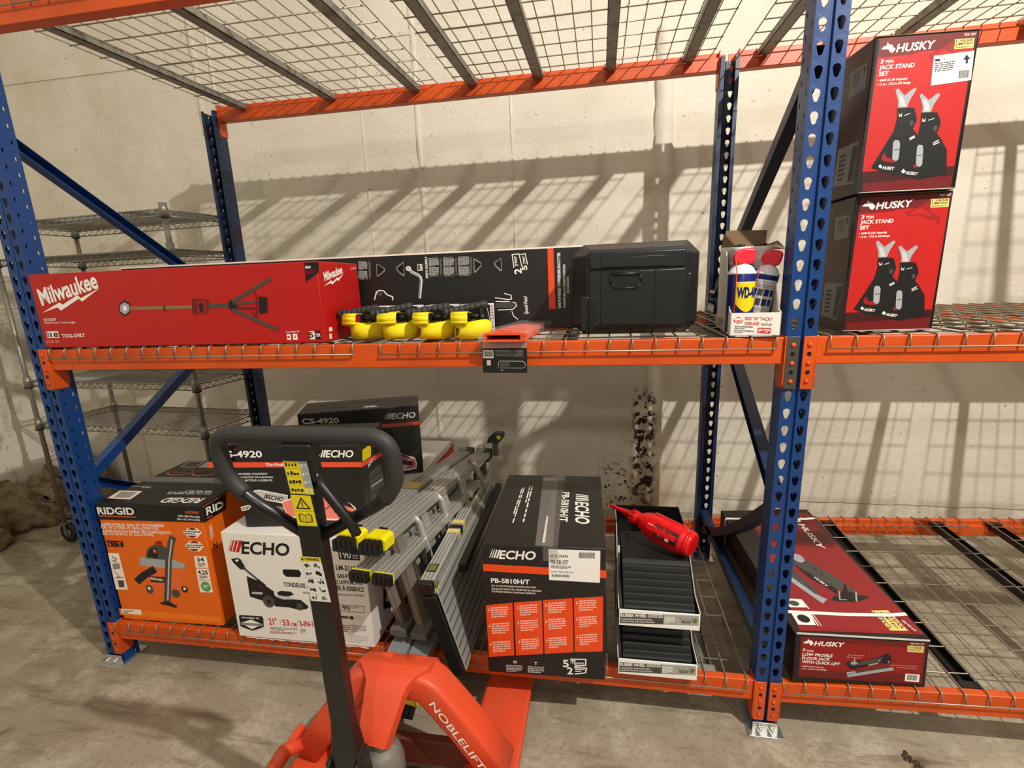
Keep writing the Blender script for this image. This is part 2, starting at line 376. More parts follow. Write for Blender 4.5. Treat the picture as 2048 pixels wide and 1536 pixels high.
["P",[[160,163],[159,166],[157,169],[155,171],[151,171],[148,171],[146,169],[144,166],[143,163],[144,159],[146,157],[148,155],[151,154],[155,155],[157,157],[159,159]],"black",7],
["P",[[289,150],[288,156],[285,160],[281,164],[276,165],[271,164],[267,160],[264,156],[263,150],[264,144],[267,139],[271,136],[276,135],[281,136],[285,139],[288,144]],"dgrey",6],
["P",[[193,205],[210,212],[250,211],[258,199],[231,189],[195,193]],"black",6],
["P",[[182,186],[231,191],[265,180],[213,176]],"lgrey",7],
["L",[[120,230],[135,215]],"red3",4,5],
["P",[[228,298],[238,302],[294,303],[302,289],[294,273],[239,272],[229,282]],"hole",1],
["P",[[457,355],[537,355],[537,398],[457,398]],"black",1],
["S","190",[463,361],41,1.2,27.6,"mwhite",0,1,2],
["S","CC",[510,362],20.6,0.2,14.6,"mwhite",0,1,2],
["S","LM-2119SP",[441,313],95,-1.0,20.3,"black",0,2,1],
["S","GAS-POWERED",[441,281],103,1.0,16.5,"black",0,2,1],
["S","SELF-PROPELLED LAWN MOWER",[345,255],193,0.9,16.8,"black",0,2,1],
["S","TONDEUSE AUTOPROPULSÉE À ESSENCE",[223,231],315,0.0,17.9,"black",0,2,1],
["S","PODADORA DE CÉSPED AUTOPROPULSADO A GASOLINA",[298,206],239,1.3,8.1,"black",0,1,1],
["S","21\"",[138,62],33,4.2,27.9,"red",0,2,1],
["L",[[186,89],[183,63]],"grey",1.5,1],
["S","53",[194,64],27.9,1.5,25.4,"red",0,2,1],
["S","CM",[228,64],21.6,0.5,15.3,"red",0,2,1],
["L",[[258,90],[255,63]],"grey",1.5,1],
["S","3-IN-1",[264,66],55,2.4,24.0,"red",0,2,1],
["G",[140,54],[252,57],[138,36],3,"grey",1],
["G",[137,34],[251,37],[136,23.8],2,"red",2],
["G",[264,56],[286,57],[262,33],4,"grey",1],
["P",[[13.8,91],[24.7,94],[111,96],[116,87],[112,50],[98,43],[61,28.2],[19.4,41],[11.1,46]],"black",1],
["P",[[16.4,59],[63,78],[107,61],[60,35]],"mwhite",2],
["P",[[15.5,61],[110,63],[107,52],[16.0,50]],"grey",3],
["S","POWERED BY",[24.2,80],77,1.7,6.4,"mwhite",0,2,2],
["L",[[372,170],[532,171],[529,146],[369,143]],"dgrey",2,1],
["S","YEAR",[401,151],35,1.9,11.0,"dgrey",0,0,2],
["S","90",[447,150],29.0,1.4,19.1,"black",0,1,2],
["S","DAY",[481,159],31,1.6,9.3,"dgrey",0,0,2],
["L",[[439,150],[449,168]],"dgrey",2,3],
["P",[[427,115],[465,115],[465,125],[427,125]],"dgrey",1],
["P",[[469,113],[484,113],[484,126],[469,126]],"black",1],
["L",[[488,124],[508,124],[502,108],[490,110],[488,124]],"lgrey",2,1],
["L",[[512,125],[529,125],[525,109],[512,110],[512,125]],"lgrey",2,1],
["G",[396,88],[466,88],[394,56],4,"red",1],
["G",[472,92],[529,91],[469,61],5,"grey",1],
["G",[409,48],[534,46],[405,15.4],4,"lgrey",1],
],
'mow_right':[
["P",[[840,408],[1165,410],[1159,367],[833,368]],"red",1],
],
'pb_front':[
["P",[[1.6,409],[392,405],[392,378],[0.8,384]],"orange",1],
["P",[[22.9,433],[34,463],[36,463],[25.7,433]],"white",1],
["P",[[29.4,433],[40,462],[43,463],[33,433]],"white",2],
["P",[[36,432],[47,462],[51,462],[41,432]],"white",3],
["P",[[44,432],[55,462],[60,462],[50,432]],"white",4],
["S","ECHO",[54,431],116,0.6,30,"white",0.2,2,5],
["S","PB-5810H/T",[24.3,343],126,0.3,16.7,"white",0,2,1],
["S","58.7 CC GAS-POWERED BACKPACK BLOWER",[25.0,329],145,0.5,5.8,"cream",0,1,1],
["S","SOPLADOR DE MOCHILA DE MOTOR DE GASOLINA",[25.0,318],163,0.1,6.3,"cream",0,1,1],
["S","SOUFFLEUR DORSAL À MOTEUR À ESSENCE",[25.0,308],143,-0.1,6.3,"cream",0,1,1],
["P",[[2.7,258],[92,273],[91,73],[4.2,59]],"orange",1],
["P",[[97,274],[188,287],[188,86],[97,73]],"orange",1],
["P",[[192,288],[286,301],[288,100],[193,87]],"orange",1],
["P",[[291,302],[382,313],[382,111],[292,101]],"orange",1],
["P",[[10.3,248],[15.7,241],[9.6,233],[11.9,241]],"cream",2],
["G",[19.1,252],[77,260],[19.1,210],5,"pinkw",2],
["P",[[9.8,187],[15.3,180],[9.1,172],[11.4,180]],"cream",2],
["G",[18.7,191],[78,200],[18.7,148],5,"pinkw",2],
["P",[[10.4,117],[15.9,109],[9.7,101],[12.0,109]],"cream",2],
["G",[19.4,121],[79,130],[19.3,77],5,"pinkw",2],
["P",[[106,262],[111,255],[105,247],[108,255]],"cream",2],
["G",[114,266],[172,274],[115,224],5,"pinkw",2],
["P",[[107,205],[112,198],[106,190],[108,197]],"cream",2],
["G",[115,209],[173,217],[116,166],5,"pinkw",2],
["P",[[107,134],[113,127],[107,119],[109,126]],"cream",2],
["G",[116,138],[174,147],[117,95],5,"pinkw",2],
["P",[[199,277],[204,270],[198,262],[200,269]],"cream",2],
["G",[207,280],[263,288],[208,239],5,"pinkw",2],
["P",[[199,217],[204,210],[198,202],[200,210]],"cream",2],
["G",[207,221],[264,229],[208,179],5,"pinkw",2],
["P",[[200,146],[205,139],[199,131],[201,139]],"cream",2],
["G",[208,150],[265,159],[209,108],5,"pinkw",2],
["P",[[298,291],[303,284],[298,277],[299,284]],"cream",2],
["G",[306,295],[361,302],[307,254],5,"pinkw",2],
["P",[[298,232],[304,224],[298,217],[300,224]],"cream",2],
["G",[306,235],[362,243],[308,194],5,"pinkw",2],
["P",[[299,166],[304,158],[299,150],[300,158]],"cream",2],
["G",[307,169],[363,178],[309,127],5,"pinkw",2],
["S","H",[88,41],9.7,1.4,11.3,"white",0,2,1],
["S","T",[158,41],9.6,1.4,11.2,"white",0,2,1],
["G",[62,34],[117,36],[62,5.3],5,"lgrey",1],
["G",[135,35],[191,36],[135,7.6],4,"lgrey",1],
["S","5",[253,41],19.4,1.5,28.9,"white",0,2,1],
["S","2",[267,14.6],18.9,1.6,26.9,"white",0,2,2],
["L",[[278,73],[328,76],[327,53],[293,46]],"white",4,1],
["S","year",[277,63],18.8,1.4,8.3,"white",0.2,2,2],
["S","Consumer",[282,56],40,3.2,7.8,"white",0.2,2,3],
["S","Warranty",[289,48],35,4.8,7.2,"white",0.2,2,4],
["L",[[291,41],[330,43],[327,24.3],[293,16.8]],"white",4,2],
["G",[293,38],[324,40],[293,23.6],2,"white",3],
],
'pb_label':[
["S","1012139474",[218,443],55,0.0,10.5,"black",0,1,1],
["S","PB-5810T",[218,420],56,-0.3,15.6,"black",0,1,1],
["G",[220,416],[283,415],[219,405],3,"dgrey",1],
["S","Serial: P56515001536",[220,391],70,-0.4,5.1,"dgrey",0,1,1],
["K",[308,464],[357,465],[308,444],"black",1],
["K",[222,384],[278,384],[222,375],"black",1],
],
'pb_labelq':[
["P",[[213,471],[373,472],[372,361],[213,363]],"white",1],
],
'pb_top':[
["P",[[292,351],[291,411],[338,400],[339,347]],"white",1],
["P",[[293,360],[292,367],[337,356],[337,350]],"black2",2],
["P",[[292,378],[292,386],[338,377],[338,369]],"black2",2],
["P",[[292,396],[292,404],[338,394],[338,388]],"black2",2],
["S","ECHO",[291,341],175,-89,49,"white",0.2,2,1],
["S","PB-5810H/T",[239,426],253,-90,28.0,"white",0,2,1],
["G",[119,480],[119,162],[100,482],2,"white",1],
["G",[87,463],[83,149],[72,465],2,"white",1],
["P",[[150,604],[212,603],[227,-1.3],[171,3.4]],"tape",1],
["P",[[192,212],[198,210],[201,23.8],[192,23.1]],"cream",2],
],
'js_front':[
["P",[[7.1,351],[230,351],[224,-0.0],[-5.2,-0.3]],"black",1],
["P",[[11.3,350],[227,350],[222,3.6],[10.6,2.4]],"maroon",2],
["P",[[10.2,313],[224,318],[223,54],[5.2,52]],"red2",3],
["P",[[12.9,313],[103,314],[88,311],[10.6,309]],"maroon",4],
["P",[[5.2,52],[222,54],[220,33],[4.4,24.5]],"maroon3",4],
["P",[[125,307],[157,321],[177,334],[185,302],[210,292],[207,272],[199,276],[202,288],[183,285],[160,297],[132,297]],"red3",4],
["P",[[134,304],[159,316],[180,305],[185,293],[161,300],[136,300]],"red2",5],
["P",[[15.5,327],[22.1,333],[27.4,334],[27.9,341],[34,335],[39,335],[44,329],[49,325],[42,317],[36,320],[32,326],[24.3,326]],"white",4],
["S","HUSKY",[50,318],85,1.6,17.9,"white",0.2,2,5],
["S","3",[17.0,296],7.0,1.7,9.1,"white",0.1,2,4],
["S","TON",[27.8,296],19.4,1.2,6.4,"white",0.1,2,4],
["S","JACK STAND",[15.8,283],81,0.1,9.5,"white",0.1,2,4],
["S","SET",[16.5,269],22.6,0.8,9.5,"white",0.1,2,4],
["S","• 6000 lb Lift Capacity",[16.1,257],69,0.1,4.8,"white",0.1,2,4],
["S","• 12 in - 17.5 in Lift Range",[15.8,248],77,-0.1,5.1,"white",0.1,2,4],
["S","755 307",[199,342],27.0,0.3,4.8,"white",0.1,1,3],
["P",[[180,336],[223,336],[224,315],[181,315]],"gold",6],
["S","1-YEAR",[183,329],38,1.0,5.4,"black",0,1,7],
["S","LIMITED",[183,323],38,0.2,4.9,"black",0,1,7],
["S","WARRANTY",[184,317],34,-0.3,3.2,"black",0,1,7],
["P",[[70,194],[92,195],[109,193],[116,177],[119,165],[113,145],[125,132],[142,107],[149,50],[83,40],[24.6,60],[68,143],[72,170]],"black",5],
["P",[[127,181],[149,181],[165,179],[173,163],[176,152],[170,132],[182,118],[199,93],[207,37],[142,26.8],[83,46],[126,129],[129,156]],"black",6],
["P",[[60,236],[66,239],[83,222],[98,234],[104,238],[109,234],[97,212],[92,195],[71,196],[70,210]],"silver",4],
["P",[[69,227],[82,216],[89,198],[76,198]],"lgrey",5],
["P",[[117,221],[123,223],[140,208],[154,219],[160,223],[165,218],[153,197],[149,181],[129,181],[128,195]],"silver",7],
["P",[[126,213],[140,202],[146,183],[134,183]],"lgrey",8],
["P",[[70,116],[73,122],[83,121],[87,113],[88,79],[84,73],[73,76]],"silver",7],
["L",[[75,100],[86,100]],"dgrey",2,8],
["P",[[128,103],[131,108],[140,107],[143,99],[146,62],[141,56],[131,60]],"silver",7],
["L",[[132,83],[142,84]],"dgrey",2,8],
["P",[[46,83],[52,95],[59,83],[73,79],[83,70],[66,71],[51,74]],"red3",8],
["P",[[124,60],[131,64],[137,55],[126,55]],"red3",8],
["P",[[42,63],[46,68],[52,61],[47,58]],"white",6],
["S","HUSKY",[52,56],27.4,-8.0,7.4,"white",0.2,2,7],
["P",[[98,48],[103,54],[109,47],[103,43]],"white",7],
["S","HUSKY",[109,41],28.2,-8.3,7.3,"white",0.2,2,8],
["L",[[108,124],[118,129]],"lgrey",3,7],
["L",[[109,121],[119,126]],"lgrey",3,8],
["L",[[165,110],[176,116]],"lgrey",3,7],
["L",[[166,106],[178,111]],"lgrey",3,8],
["P",[[74,184],[79,178],[82,184],[83,175],[76,175]],"lgrey",6],
["P",[[131,169],[136,163],[139,169],[139,160],[132,160]],"lgrey",7],
["L",[[89,177],[100,181]],"lgrey",2,7],
["L",[[146,163],[158,166]],"lgrey",2,7],
["P",[[112,158],[112,161],[111,163],[109,164],[107,165],[106,164],[104,163],[103,161],[103,158],[103,156],[104,154],[106,153],[107,152],[109,153],[111,154],[112,156]],"dgrey",7],
["P",[[169,143],[169,146],[168,148],[166,149],[164,150],[162,149],[161,148],[160,146],[159,143],[160,141],[161,139],[162,137],[164,137],[166,137],[168,139],[169,141]],"dgrey",7],
],
'js_callout':[
["P",[[13.5,183],[56,183],[57,178],[13.6,177]],"pinkw",1],
["L",[[57,179],[78,177]],"white",1.5,2],
["P",[[187,173],[221,173],[220,169],[187,169]],"pinkw",1],
["L",[[187,170],[186,147],[138,147]],"white",1.5,2],
["P",[[140,147],[140,148],[139,149],[139,150],[138,150],[137,150],[136,149],[135,148],[135,147],[135,146],[136,145],[137,145],[138,145],[139,145],[139,145],[140,146]],"white",3],
],
'js_label':[
["P",[[138,304],[227,309],[230,246],[140,240]],"white",1],
["P",[[211,302],[222,291],[216,292],[217,283],[212,282],[211,291],[205,290]],"black",2],
["P",[[142,292],[153,292],[153,297],[142,297]],"black",2],
["S","TO: JR",[154,293],10.7,3.8,3.8,"dgrey",0,1,2],
["G",[143,289],[187,291],[144,268],5,"dgrey",2],
["K",[200,268],[224,269],[201,251],"black",2],
],
'js_left':[
["P",[[160,311],[236,309],[241,251],[164,248]],"grey",1],
["G",[175,303],[211,302],[176,271],5,"dgrey",2],
["P",[[225,305],[234,296],[230,296],[230,288],[225,288],[225,296],[219,296]],"black",2],
["P",[[139,131],[239,130],[233,29.2],[131,37]],"grey",1],
["G",[151,115],[183,114],[152,45],6,"black2",2],
["K",[213,123],[238,121],[204,37],"black2",2],
["S","HUSKY",[68,319],77,5.1,10.8,"grey",0.2,2,1],
["G",[196,334],[232,332],[197,321],5,"dgrey",1],
],
'fj_front':[
["P",[[3.1,181],[383,164],[390,-6.4],[3.2,8.3]],"black",1],
["P",[[15.8,172],[376,156],[382,2.9],[17.7,20.0]],"maroon",2],
["P",[[18.5,155],[374,137],[375,42],[19.7,46]],"red4",3],
["P",[[3.1,187],[385,168],[385,161],[3.2,180]],"chrome",3],
["P",[[23.7,150],[30,154],[36,156],[37,163],[43,157],[47,158],[52,152],[55,148],[48,138],[44,141],[41,149],[32,145]],"white",4],
["S","HUSKY",[56,139],86,-2.1,17.0,"white",0.2,2,5],
["S","3",[23.2,118],8.5,-2.1,9.4,"white",0.1,2,4],
["S","TON",[35,116],20.5,-3.0,7.0,"white",0.1,2,4],
["S","LOW PROFILE",[23.9,101],89,-2.9,10.8,"white",0.1,2,4],
["S","FLOOR JACK",[23.7,87],83,-2.5,10.3,"white",0.1,2,4],
["S","WITH QUICK LIFT",[23.9,73],113,-3.3,10.4,"white",0.1,2,4],
["S","• 6000 lb Lift Capacity",[23.0,59],68,-3.3,4.4,"white",0.1,1,4],
["S","• 3 in - 18.75 in Lift Range",[23.9,49],76,-2.3,4.9,"white",0.1,1,4],
["S","1002 936 213",[331,151],38,-2.5,5.2,"white",0.1,1,4],
["P",[[324,146],[371,144],[371,120],[326,123]],"gold",4],
["S","2-YEAR",[328,136],39,-3.2,6.8,"black",0,1,5],
["S","LIMITED",[329,128],36,-2.6,4.7,"black",0,1,5],
["P",[[152,72],[161,81],[216,91],[252,104],[264,111],[270,116],[278,108],[284,98],[285,85],[279,76],[255,78],[223,67],[175,53],[164,57],[163,67]],"black",4],
["P",[[162,76],[216,88],[252,101],[263,103],[252,86],[218,74],[174,65]],"dgrey",5],
["P",[[188,77],[187,79],[185,81],[182,83],[178,83],[174,83],[171,81],[169,79],[168,77],[169,75],[171,73],[174,72],[178,71],[182,72],[185,73],[187,75]],"silver",6],
["L",[[222,71],[247,79]],"silver",5,6],
["P",[[254,88],[254,89],[253,91],[252,92],[251,92],[250,92],[249,91],[248,89],[248,88],[248,86],[249,85],[250,84],[251,83],[252,84],[253,85],[254,86]],"grey",7],
["P",[[280,84],[280,86],[280,87],[279,88],[277,89],[276,88],[275,87],[275,86],[275,84],[275,83],[275,81],[276,80],[277,80],[279,80],[280,81],[280,83]],"grey",5],
["L",[[200,85],[216,88]],"red3",4,7],
["L",[[166,28.7],[290,59]],"silver",11,7],
["L",[[162,39],[187,44]],"silver",7,8],
["L",[[187,44],[280,66]],"dgrey",7,9],
["S","360° Swivel Saddle for",[157,105],51,-1.4,3.7,"pinkw",0,0,5],
["S","Easy Positioning",[156,98],43,-2.3,3.5,"pinkw",0,0,6],
["L",[[178,95],[180,79]],"white",1.2,7],
["S","Full Pivoting Swivel Casters",[297,72],62,-3.2,3.7,"pinkw",0,0,8],
["S","for Easy Jack Positioning",[301,64],58,-4.0,3.7,"pinkw",0,0,8],
["L",[[283,73],[295,73]],"white",1.2,10],
["P",[[330,42],[371,40],[372,11.5],[331,13.8]],"white",4],
["K",[336,39],[365,37],[336,18.9],"dgrey",5],
],
'fj_top':[
["P",[[115,824],[369,817],[376,12.8],[24.1,22.9]],"red5",1],  # dulled red paints the sheen on the glossy top into its colour
["P",[[115,824],[369,817],[355,516],[145,537]],"maroon",2],
["P",[[21.6,22.8],[376,12.8],[372,27.9],[23.2,43]],"red4",2],
["S","HUSKY",[290,714],198,-90,23.8,"white",0.2,2,3],
["P",[[297,770],[312,790],[308,761],[329,777],[306,734],[294,734]],"white",3],
["P",[[164,460],[181,480],[193,469],[201,436],[228,388],[250,338],[273,285],[256,242],[231,244],[210,279],[187,327],[143,406]],"dgrey",2],
["P",[[146,406],[187,327],[231,244],[221,200],[206,239],[169,305]],"black",3],
["P",[[201,442],[200,454],[196,464],[189,471],[182,474],[175,471],[168,464],[164,454],[163,442],[164,429],[168,419],[175,412],[182,409],[189,412],[196,419],[200,429]],"silver",3],
["L",[[201,412],[189,406]],"black",3,4],
["L",[[213,383],[210,354]],"black",3,4],
["L",[[226,343],[214,321]],"black",3,4],
["P",[[186,183],[207,205],[219,200],[252,242],[275,280],[267,244],[284,240],[281,210],[318,199],[284,180],[255,168],[219,172],[197,172]],"black",4],
["P",[[274,264],[287,237],[277,220],[259,227]],"dgrey",5],
["L",[[286,227],[262,173]],"silver",5,6],
["L",[[232,229],[213,181],[234,182]],"silver",4,5],
["S","HUSKY",[183,313],60,-71,10.0,"white",0.2,2,5],
["P",[[119,365],[129,368],[166,223],[146,216],[104,326]],"dgrey",4],
["P",[[104,326],[146,216],[173,183],[149,159],[92,294]],"silver",5],
["P",[[35,188],[88,183],[89,138],[36,139]],"white",2],
["P",[[74,160],[72,166],[69,171],[64,174],[57,175],[51,174],[46,171],[42,166],[41,160],[42,155],[46,150],[51,147],[57,145],[64,147],[69,150],[72,155]],"dgrey",3],
["P",[[28.7,121],[87,114],[81,50],[27.7,51]],"white",2],
["P",[[75,81],[73,89],[69,95],[63,100],[56,101],[49,100],[43,95],[39,89],[38,81],[39,73],[43,66],[49,62],[56,60],[63,62],[69,66],[73,73]],"black",3],
["L",[[88,109],[87,48]],"white",4,3],
["L",[[89,179],[93,131]],"white",4,6],
["L",[[95,106],[96,47]],"white",2,2],
["P",[[283,126],[335,128],[340,29.8],[289,29.6]],"gold",3],
["S","2-YEAR",[297,36],86,94,8.6,"black",0,1,4],
["S","2-YEAR",[318,118],80,-84,12.4,"black",0,1,4],
["S","LIMITED",[306,118],80,-86,9.3,"black",0,1,5],
["S","WARRANTY",[294,118],76,-89,8.0,"black",0,1,5],
["P",[[334,121],[354,87],[364,14.3],[349,15.8],[346,87]],"maroon",5],
["S","1002 936 213",[347,79],52,-79,6.8,"white",0.1,2,6],
],
'grease_front':[
["P",[[7.3,44],[19.6,52],[33,43],[31,37],[20.8,33],[10.0,37]],"red",1],
["P",[[9.5,45],[19.8,49],[31,44],[28.9,41],[20.1,43],[11.6,41]],"white",2],
["G",[10.7,41],[31,40],[11.4,36],2,"white",2],
["S","RED \"N\" TACKY",[37,43],70,-2.6,8.7,"red",0,1,1],
["S","GREASE",[37,29.4],37,-2.1,9.0,"red",0,1,1],
["S","NLGI #2",[79,27.5],26.0,-2.6,6.1,"black",0.1,1,1],
["S","MULTI-PURPOSE GREASE",[12.2,23.5],46,-2.3,3.7,"black",0,2,1],
["S","LONG-LASTING",[11.5,18.8],26.3,-3.0,3.1,"black",0,2,1],
["S","SMOOTH USE IN HIGH TEMPERATURE",[11.1,13.2],51,-3.9,3.3,"black",0,2,1],
["S","CONDITIONS",[10.6,8.2],22.4,-2.7,2.9,"black",0,2,2],
["P",[[71,6.2],[87,6.2],[87,21.1],[71,21.1]],"red",1],
["P",[[88,5.2],[104,5.2],[104,20.5],[88,20.5]],"red",1],
["G",[73,18.6],[85,18.1],[73,7.6],3,"white",2],
["G",[89,18.0],[102,17.5],[90,7.0],3,"white",2],
],
'grease_left':[
["P",[[-306,111],[-158,112],[-153,103],[-311,101]],"pinkw",1],
["S","2010-30",[-307,74],130,0.8,11.1,"dgrey",0,1,1],
["L",[[-323,63],[-148,62]],"dgrey",4,1],
["P",[[-326,60],[-154,60],[-169,36],[-354,36]],"lgrey",2],
["L",[[-360,33],[-168,33]],"dgrey",4,3],
["G",[-353,7.8],[-192,13.2],[-342,-2.8],3,"dgrey",1],
["G",[-42,32],[98,36],[-37,6.0],4,"dgrey",1],
["G",[-116,39],[-61,40],[-116,6.6],4,"lgrey",1],
],
'chock':[
["P",[[4.9,44],[247,54],[248,19.5],[4.0,7.1]],"dgrey",1],
["P",[[140,50],[247,54],[248,19.5],[140,14.3]],"lgrey2",2],
["S","RUBBER WHEEL CHOCKS",[6.9,31],131,3.2,11.6,"white",0,2,2],
["S","CUÑAS PARA RUEDAS DE GOMA",[7.9,20.2],97,2.9,5.3,"white",0,1,2],
["S","CALES DE ROUE EN CAOUTCHOUC",[8.0,11.8],104,2.8,5.3,"white",0,1,3],
["G",[143,44],[175,45],[143,18.3],6,"white",3],
["S","Buyers",[196,24.1],27.8,4.2,9.3,"black2",0.1,2,3],
["P",[[227,31],[231,40],[238,45],[244,39],[240,28.0],[232,26.0]],"olive",3],
["L",[[189,43],[196,36],[223,36],[231,47]],"black2",1,4],
],
}
# ------------------------------------------------------------------ text cache (made while the scene is still empty)
TXT = {}
def _make_text(s, bold):
    cu = bpy.data.curves.new('t', 'FONT'); cu.body = s; cu.size = 1; cu.offset = bold * .013; cu.resolution_u = 3
    o = bpy.data.objects.new('t', cu); COL.objects.link(o)
    dg = bpy.context.evaluated_depsgraph_get()
    me = bpy.data.meshes.new_from_object(o.evaluated_get(dg))
    vs = [(v.co.x, v.co.y) for v in me.vertices]; fs = [tuple(p.vertices) for p in me.polygons]
    bpy.data.objects.remove(o); bpy.data.curves.remove(cu); bpy.data.meshes.remove(me)
    if not vs: return None
    x0 = min(v[0] for v in vs); x1 = max(v[0] for v in vs)
    return [((x - x0), y) for x, y in vs], fs, max(1e-6, x1 - x0)
def text(s, bold):
    k = (s, bold)
    if k not in TXT: TXT[k] = _make_text(s, bold)
    return TXT[k]
for _d in DEC.values():
    for _e in _d:
        if _e[0] == 'S': text(_e[1], _e[8])
for _s, _b in (('NOBLELIFT', 1), ('WARNING', 2), ('!', 2), ('WD-40', 2), ('2', 1), ('20', 2), ('300', 2), ('1', 1)): text(_s, _b)

# ------------------------------------------------------------------ mesh building
class G:
    """collects geometry for ONE mesh object"""
    def __init__(s): s.bm = bmesh.new(); s.mats = []; s.sm = []
    def mi(s, m):
        if m not in s.mats: s.mats.append(m)
        return s.mats.index(m)
    def face(s, vs, m, smooth=False):
        try: f = s.bm.faces.new(vs)
        except ValueError: return None
        f.material_index = s.mi(m); f.smooth = smooth; return f
    def poly(s, pts, m, smooth=False):
        return s.face([s.bm.verts.new(p) for p in pts], m, smooth)
    def box(s, a, b, m, M=None, bevel=0, seg=2):
        (x0, y0, z0), (x1, y1, z1) = a, b
        vs = [Vector(p) for p in ((x0,y0,z0),(x1,y0,z0),(x1,y1,z0),(x0,y1,z0),(x0,y0,z1),(x1,y0,z1),(x1,y1,z1),(x0,y1,z1))]
        if M is not None: vs = [M @ v for v in vs]
        vs = [s.bm.verts.new(v) for v in vs]
        fs = [s.face([vs[i] for i in q], m) for q in ((0,3,2,1),(4,5,6,7),(0,1,5,4),(1,2,6,5),(2,3,7,6),(3,0,4,7))]
        if bevel:
            es = list({e for f in fs for e in f.edges})
            r = bmesh.ops.bevel(s.bm, geom=es, offset=bevel, segments=seg, affect='EDGES', profile=.5)
            for f in r['faces']: f.material_index = s.mi(m); f.smooth = True
        return fs
    def prism(s, pts, vec, m, bevel=0):
        """closed polygon (3-D points) extruded along vec"""
        vec = Vector(vec); a = [s.bm.verts.new(p) for p in pts]; b = [s.bm.verts.new(Vector(p) + vec) for p in pts]; n = len(a)
        fs = [s.face(a[::-1], m), s.face(b, m)] + [s.face([a[i], a[(i+1) % n], b[(i+1) % n], b[i]], m) for i in range(n)]
        if bevel:
            es = list({e for f in fs if f for e in f.edges})
            r = bmesh.ops.bevel(s.bm, geom=es, offset=bevel, segments=2, affect='EDGES', profile=.5)
            for f in r['faces']: f.material_index = s.mi(m); f.smooth = True
    def sweep(s, path, prof, m, up=(0,0,1), closed=False, cap=True, smooth=True, scales=None):
        """profile (list of (a,b)) swept along path; a along side, b along up"""
        P = [Vector(p) for p in path]; n = len(P); rings = []
        U = Vector(up)
        for i in range(n):
            if closed: t = (P[(i+1) % n] - P[i-1])
            else: t = (P[min(i+1, n-1)] - P[max(i-1, 0)])
            t.normalize(); sd = t.cross(U)
            if sd.length < 1e-4: sd = t.cross(Vector((1,0,0)))
            sd.normalize(); u2 = sd.cross(t).normalized(); k = scales[i] if scales else 1
            if isinstance(k, (int, float)): k = (k, k)
            rings.append([s.bm.verts.new(P[i] + sd * a * k[0] + u2 * b * k[1]) for a, b in prof])
        q = len(prof)
        for i in range(n if closed else n - 1):
            A, B = rings[i], rings[(i+1) % n]
            for j in range(q): s.face([A[j], A[(j+1) % q], B[(j+1) % q], B[j]], m, smooth)
        if cap and not closed: s.face(rings[0][::-1], m); s.face(rings[-1], m)
    def tube(s, path, r, m, seg=8, closed=False, scales=None):
        P = [Vector(p) for p in path]; n = len(P); rings = []; prev = None
        for i in range(n):
            if closed: t = (P[(i+1) % n] - P[i-1])
            else: t = (P[min(i+1, n-1)] - P[max(i-1, 0)])
            t.normalize()
            if prev is None: a = t.orthogonal().normalized()
            else: a = (prev - t * prev.dot(t)); a = a.normalized() if a.length > 1e-6 else t.orthogonal().normalized()
            prev = a; b = t.cross(a); k = r * (scales[i] if scales else 1)
            rings.append([s.bm.verts.new(P[i] + a * k * math.cos(2*PI*j/seg) + b * k * math.sin(2*PI*j/seg)) for j in range(seg)])
        for i in range(n if closed else n - 1):
            A, B = rings[i], rings[(i+1) % n]
            for j in range(seg): s.face([A[j], A[(j+1) % seg], B[(j+1) % seg], B[j]], m, True)
        if not closed: s.face(rings[0][::-1], m); s.face(rings[-1], m)
    def lathe(s, prof, m, M=None, seg=20, smooth=True, sx=1, sy=1):
        """prof: list of (r, z, [mat]) about local z"""
        M = M or Matrix(); rings = []
        for p in prof: rings.append([s.bm.verts.new(M @ Vector((p[0]*sx*math.cos(2*PI*j/seg), p[0]*sy*math.sin(2*PI*j/seg), p[1]))) for j in range(seg)])
        for i in range(len(prof) - 1):
            mm = prof[i][2] if len(prof[i]) > 2 else m
            for j in range(seg): s.face([rings[i][j], rings[i][(j+1) % seg], rings[i+1][(j+1) % seg], rings[i+1][j]], mm, smooth)
        if prof[0][0] > 1e-5: s.face(rings[0][::-1], m)
        if prof[-1][0] > 1e-5: s.face(rings[-1], prof[-2][2] if len(prof[-2]) > 2 else m)
    def text(s, t, at, ux, uy, w, h, m, bold=1, shear=0):
        d = text(t, bold)
        if not d: return
        vs, fs, tw = d; at = Vector(at); ux = Vector(ux); uy = Vector(uy)
        cap = .729 if any(c.isupper() or c.isdigit() for c in t) else .56
        kx = w / tw; ky = h / cap
        V = [s.bm.verts.new(at + ux * (x * kx + shear * y * ky) + uy * (y * ky)) for x, y in vs]
        for f in fs: s.face([V[i] for i in f], m)
    def decal(s, name, o, ux, uy, n):
        """printed marks of one face: o origin, ux/uy axes (per metre), n outward normal"""
        o, ux, uy, n = Vector(o), Vector(ux), Vector(uy), Vector(n); rnd = random.Random(len(name) * 7 + 3)
        flip = ux.cross(uy).dot(n) < 0
        def put(pts, m, off):
            q = [o + ux * (a / 1000) + uy * (b / 1000) + n * off for a, b in pts]
            ar = sum(pts[i][0]*pts[(i+1) % len(pts)][1] - pts[(i+1) % len(pts)][0]*pts[i][1] for i in range(len(pts)))
            if (ar < 0) != flip: q = q[::-1]
            s.poly(q, m)
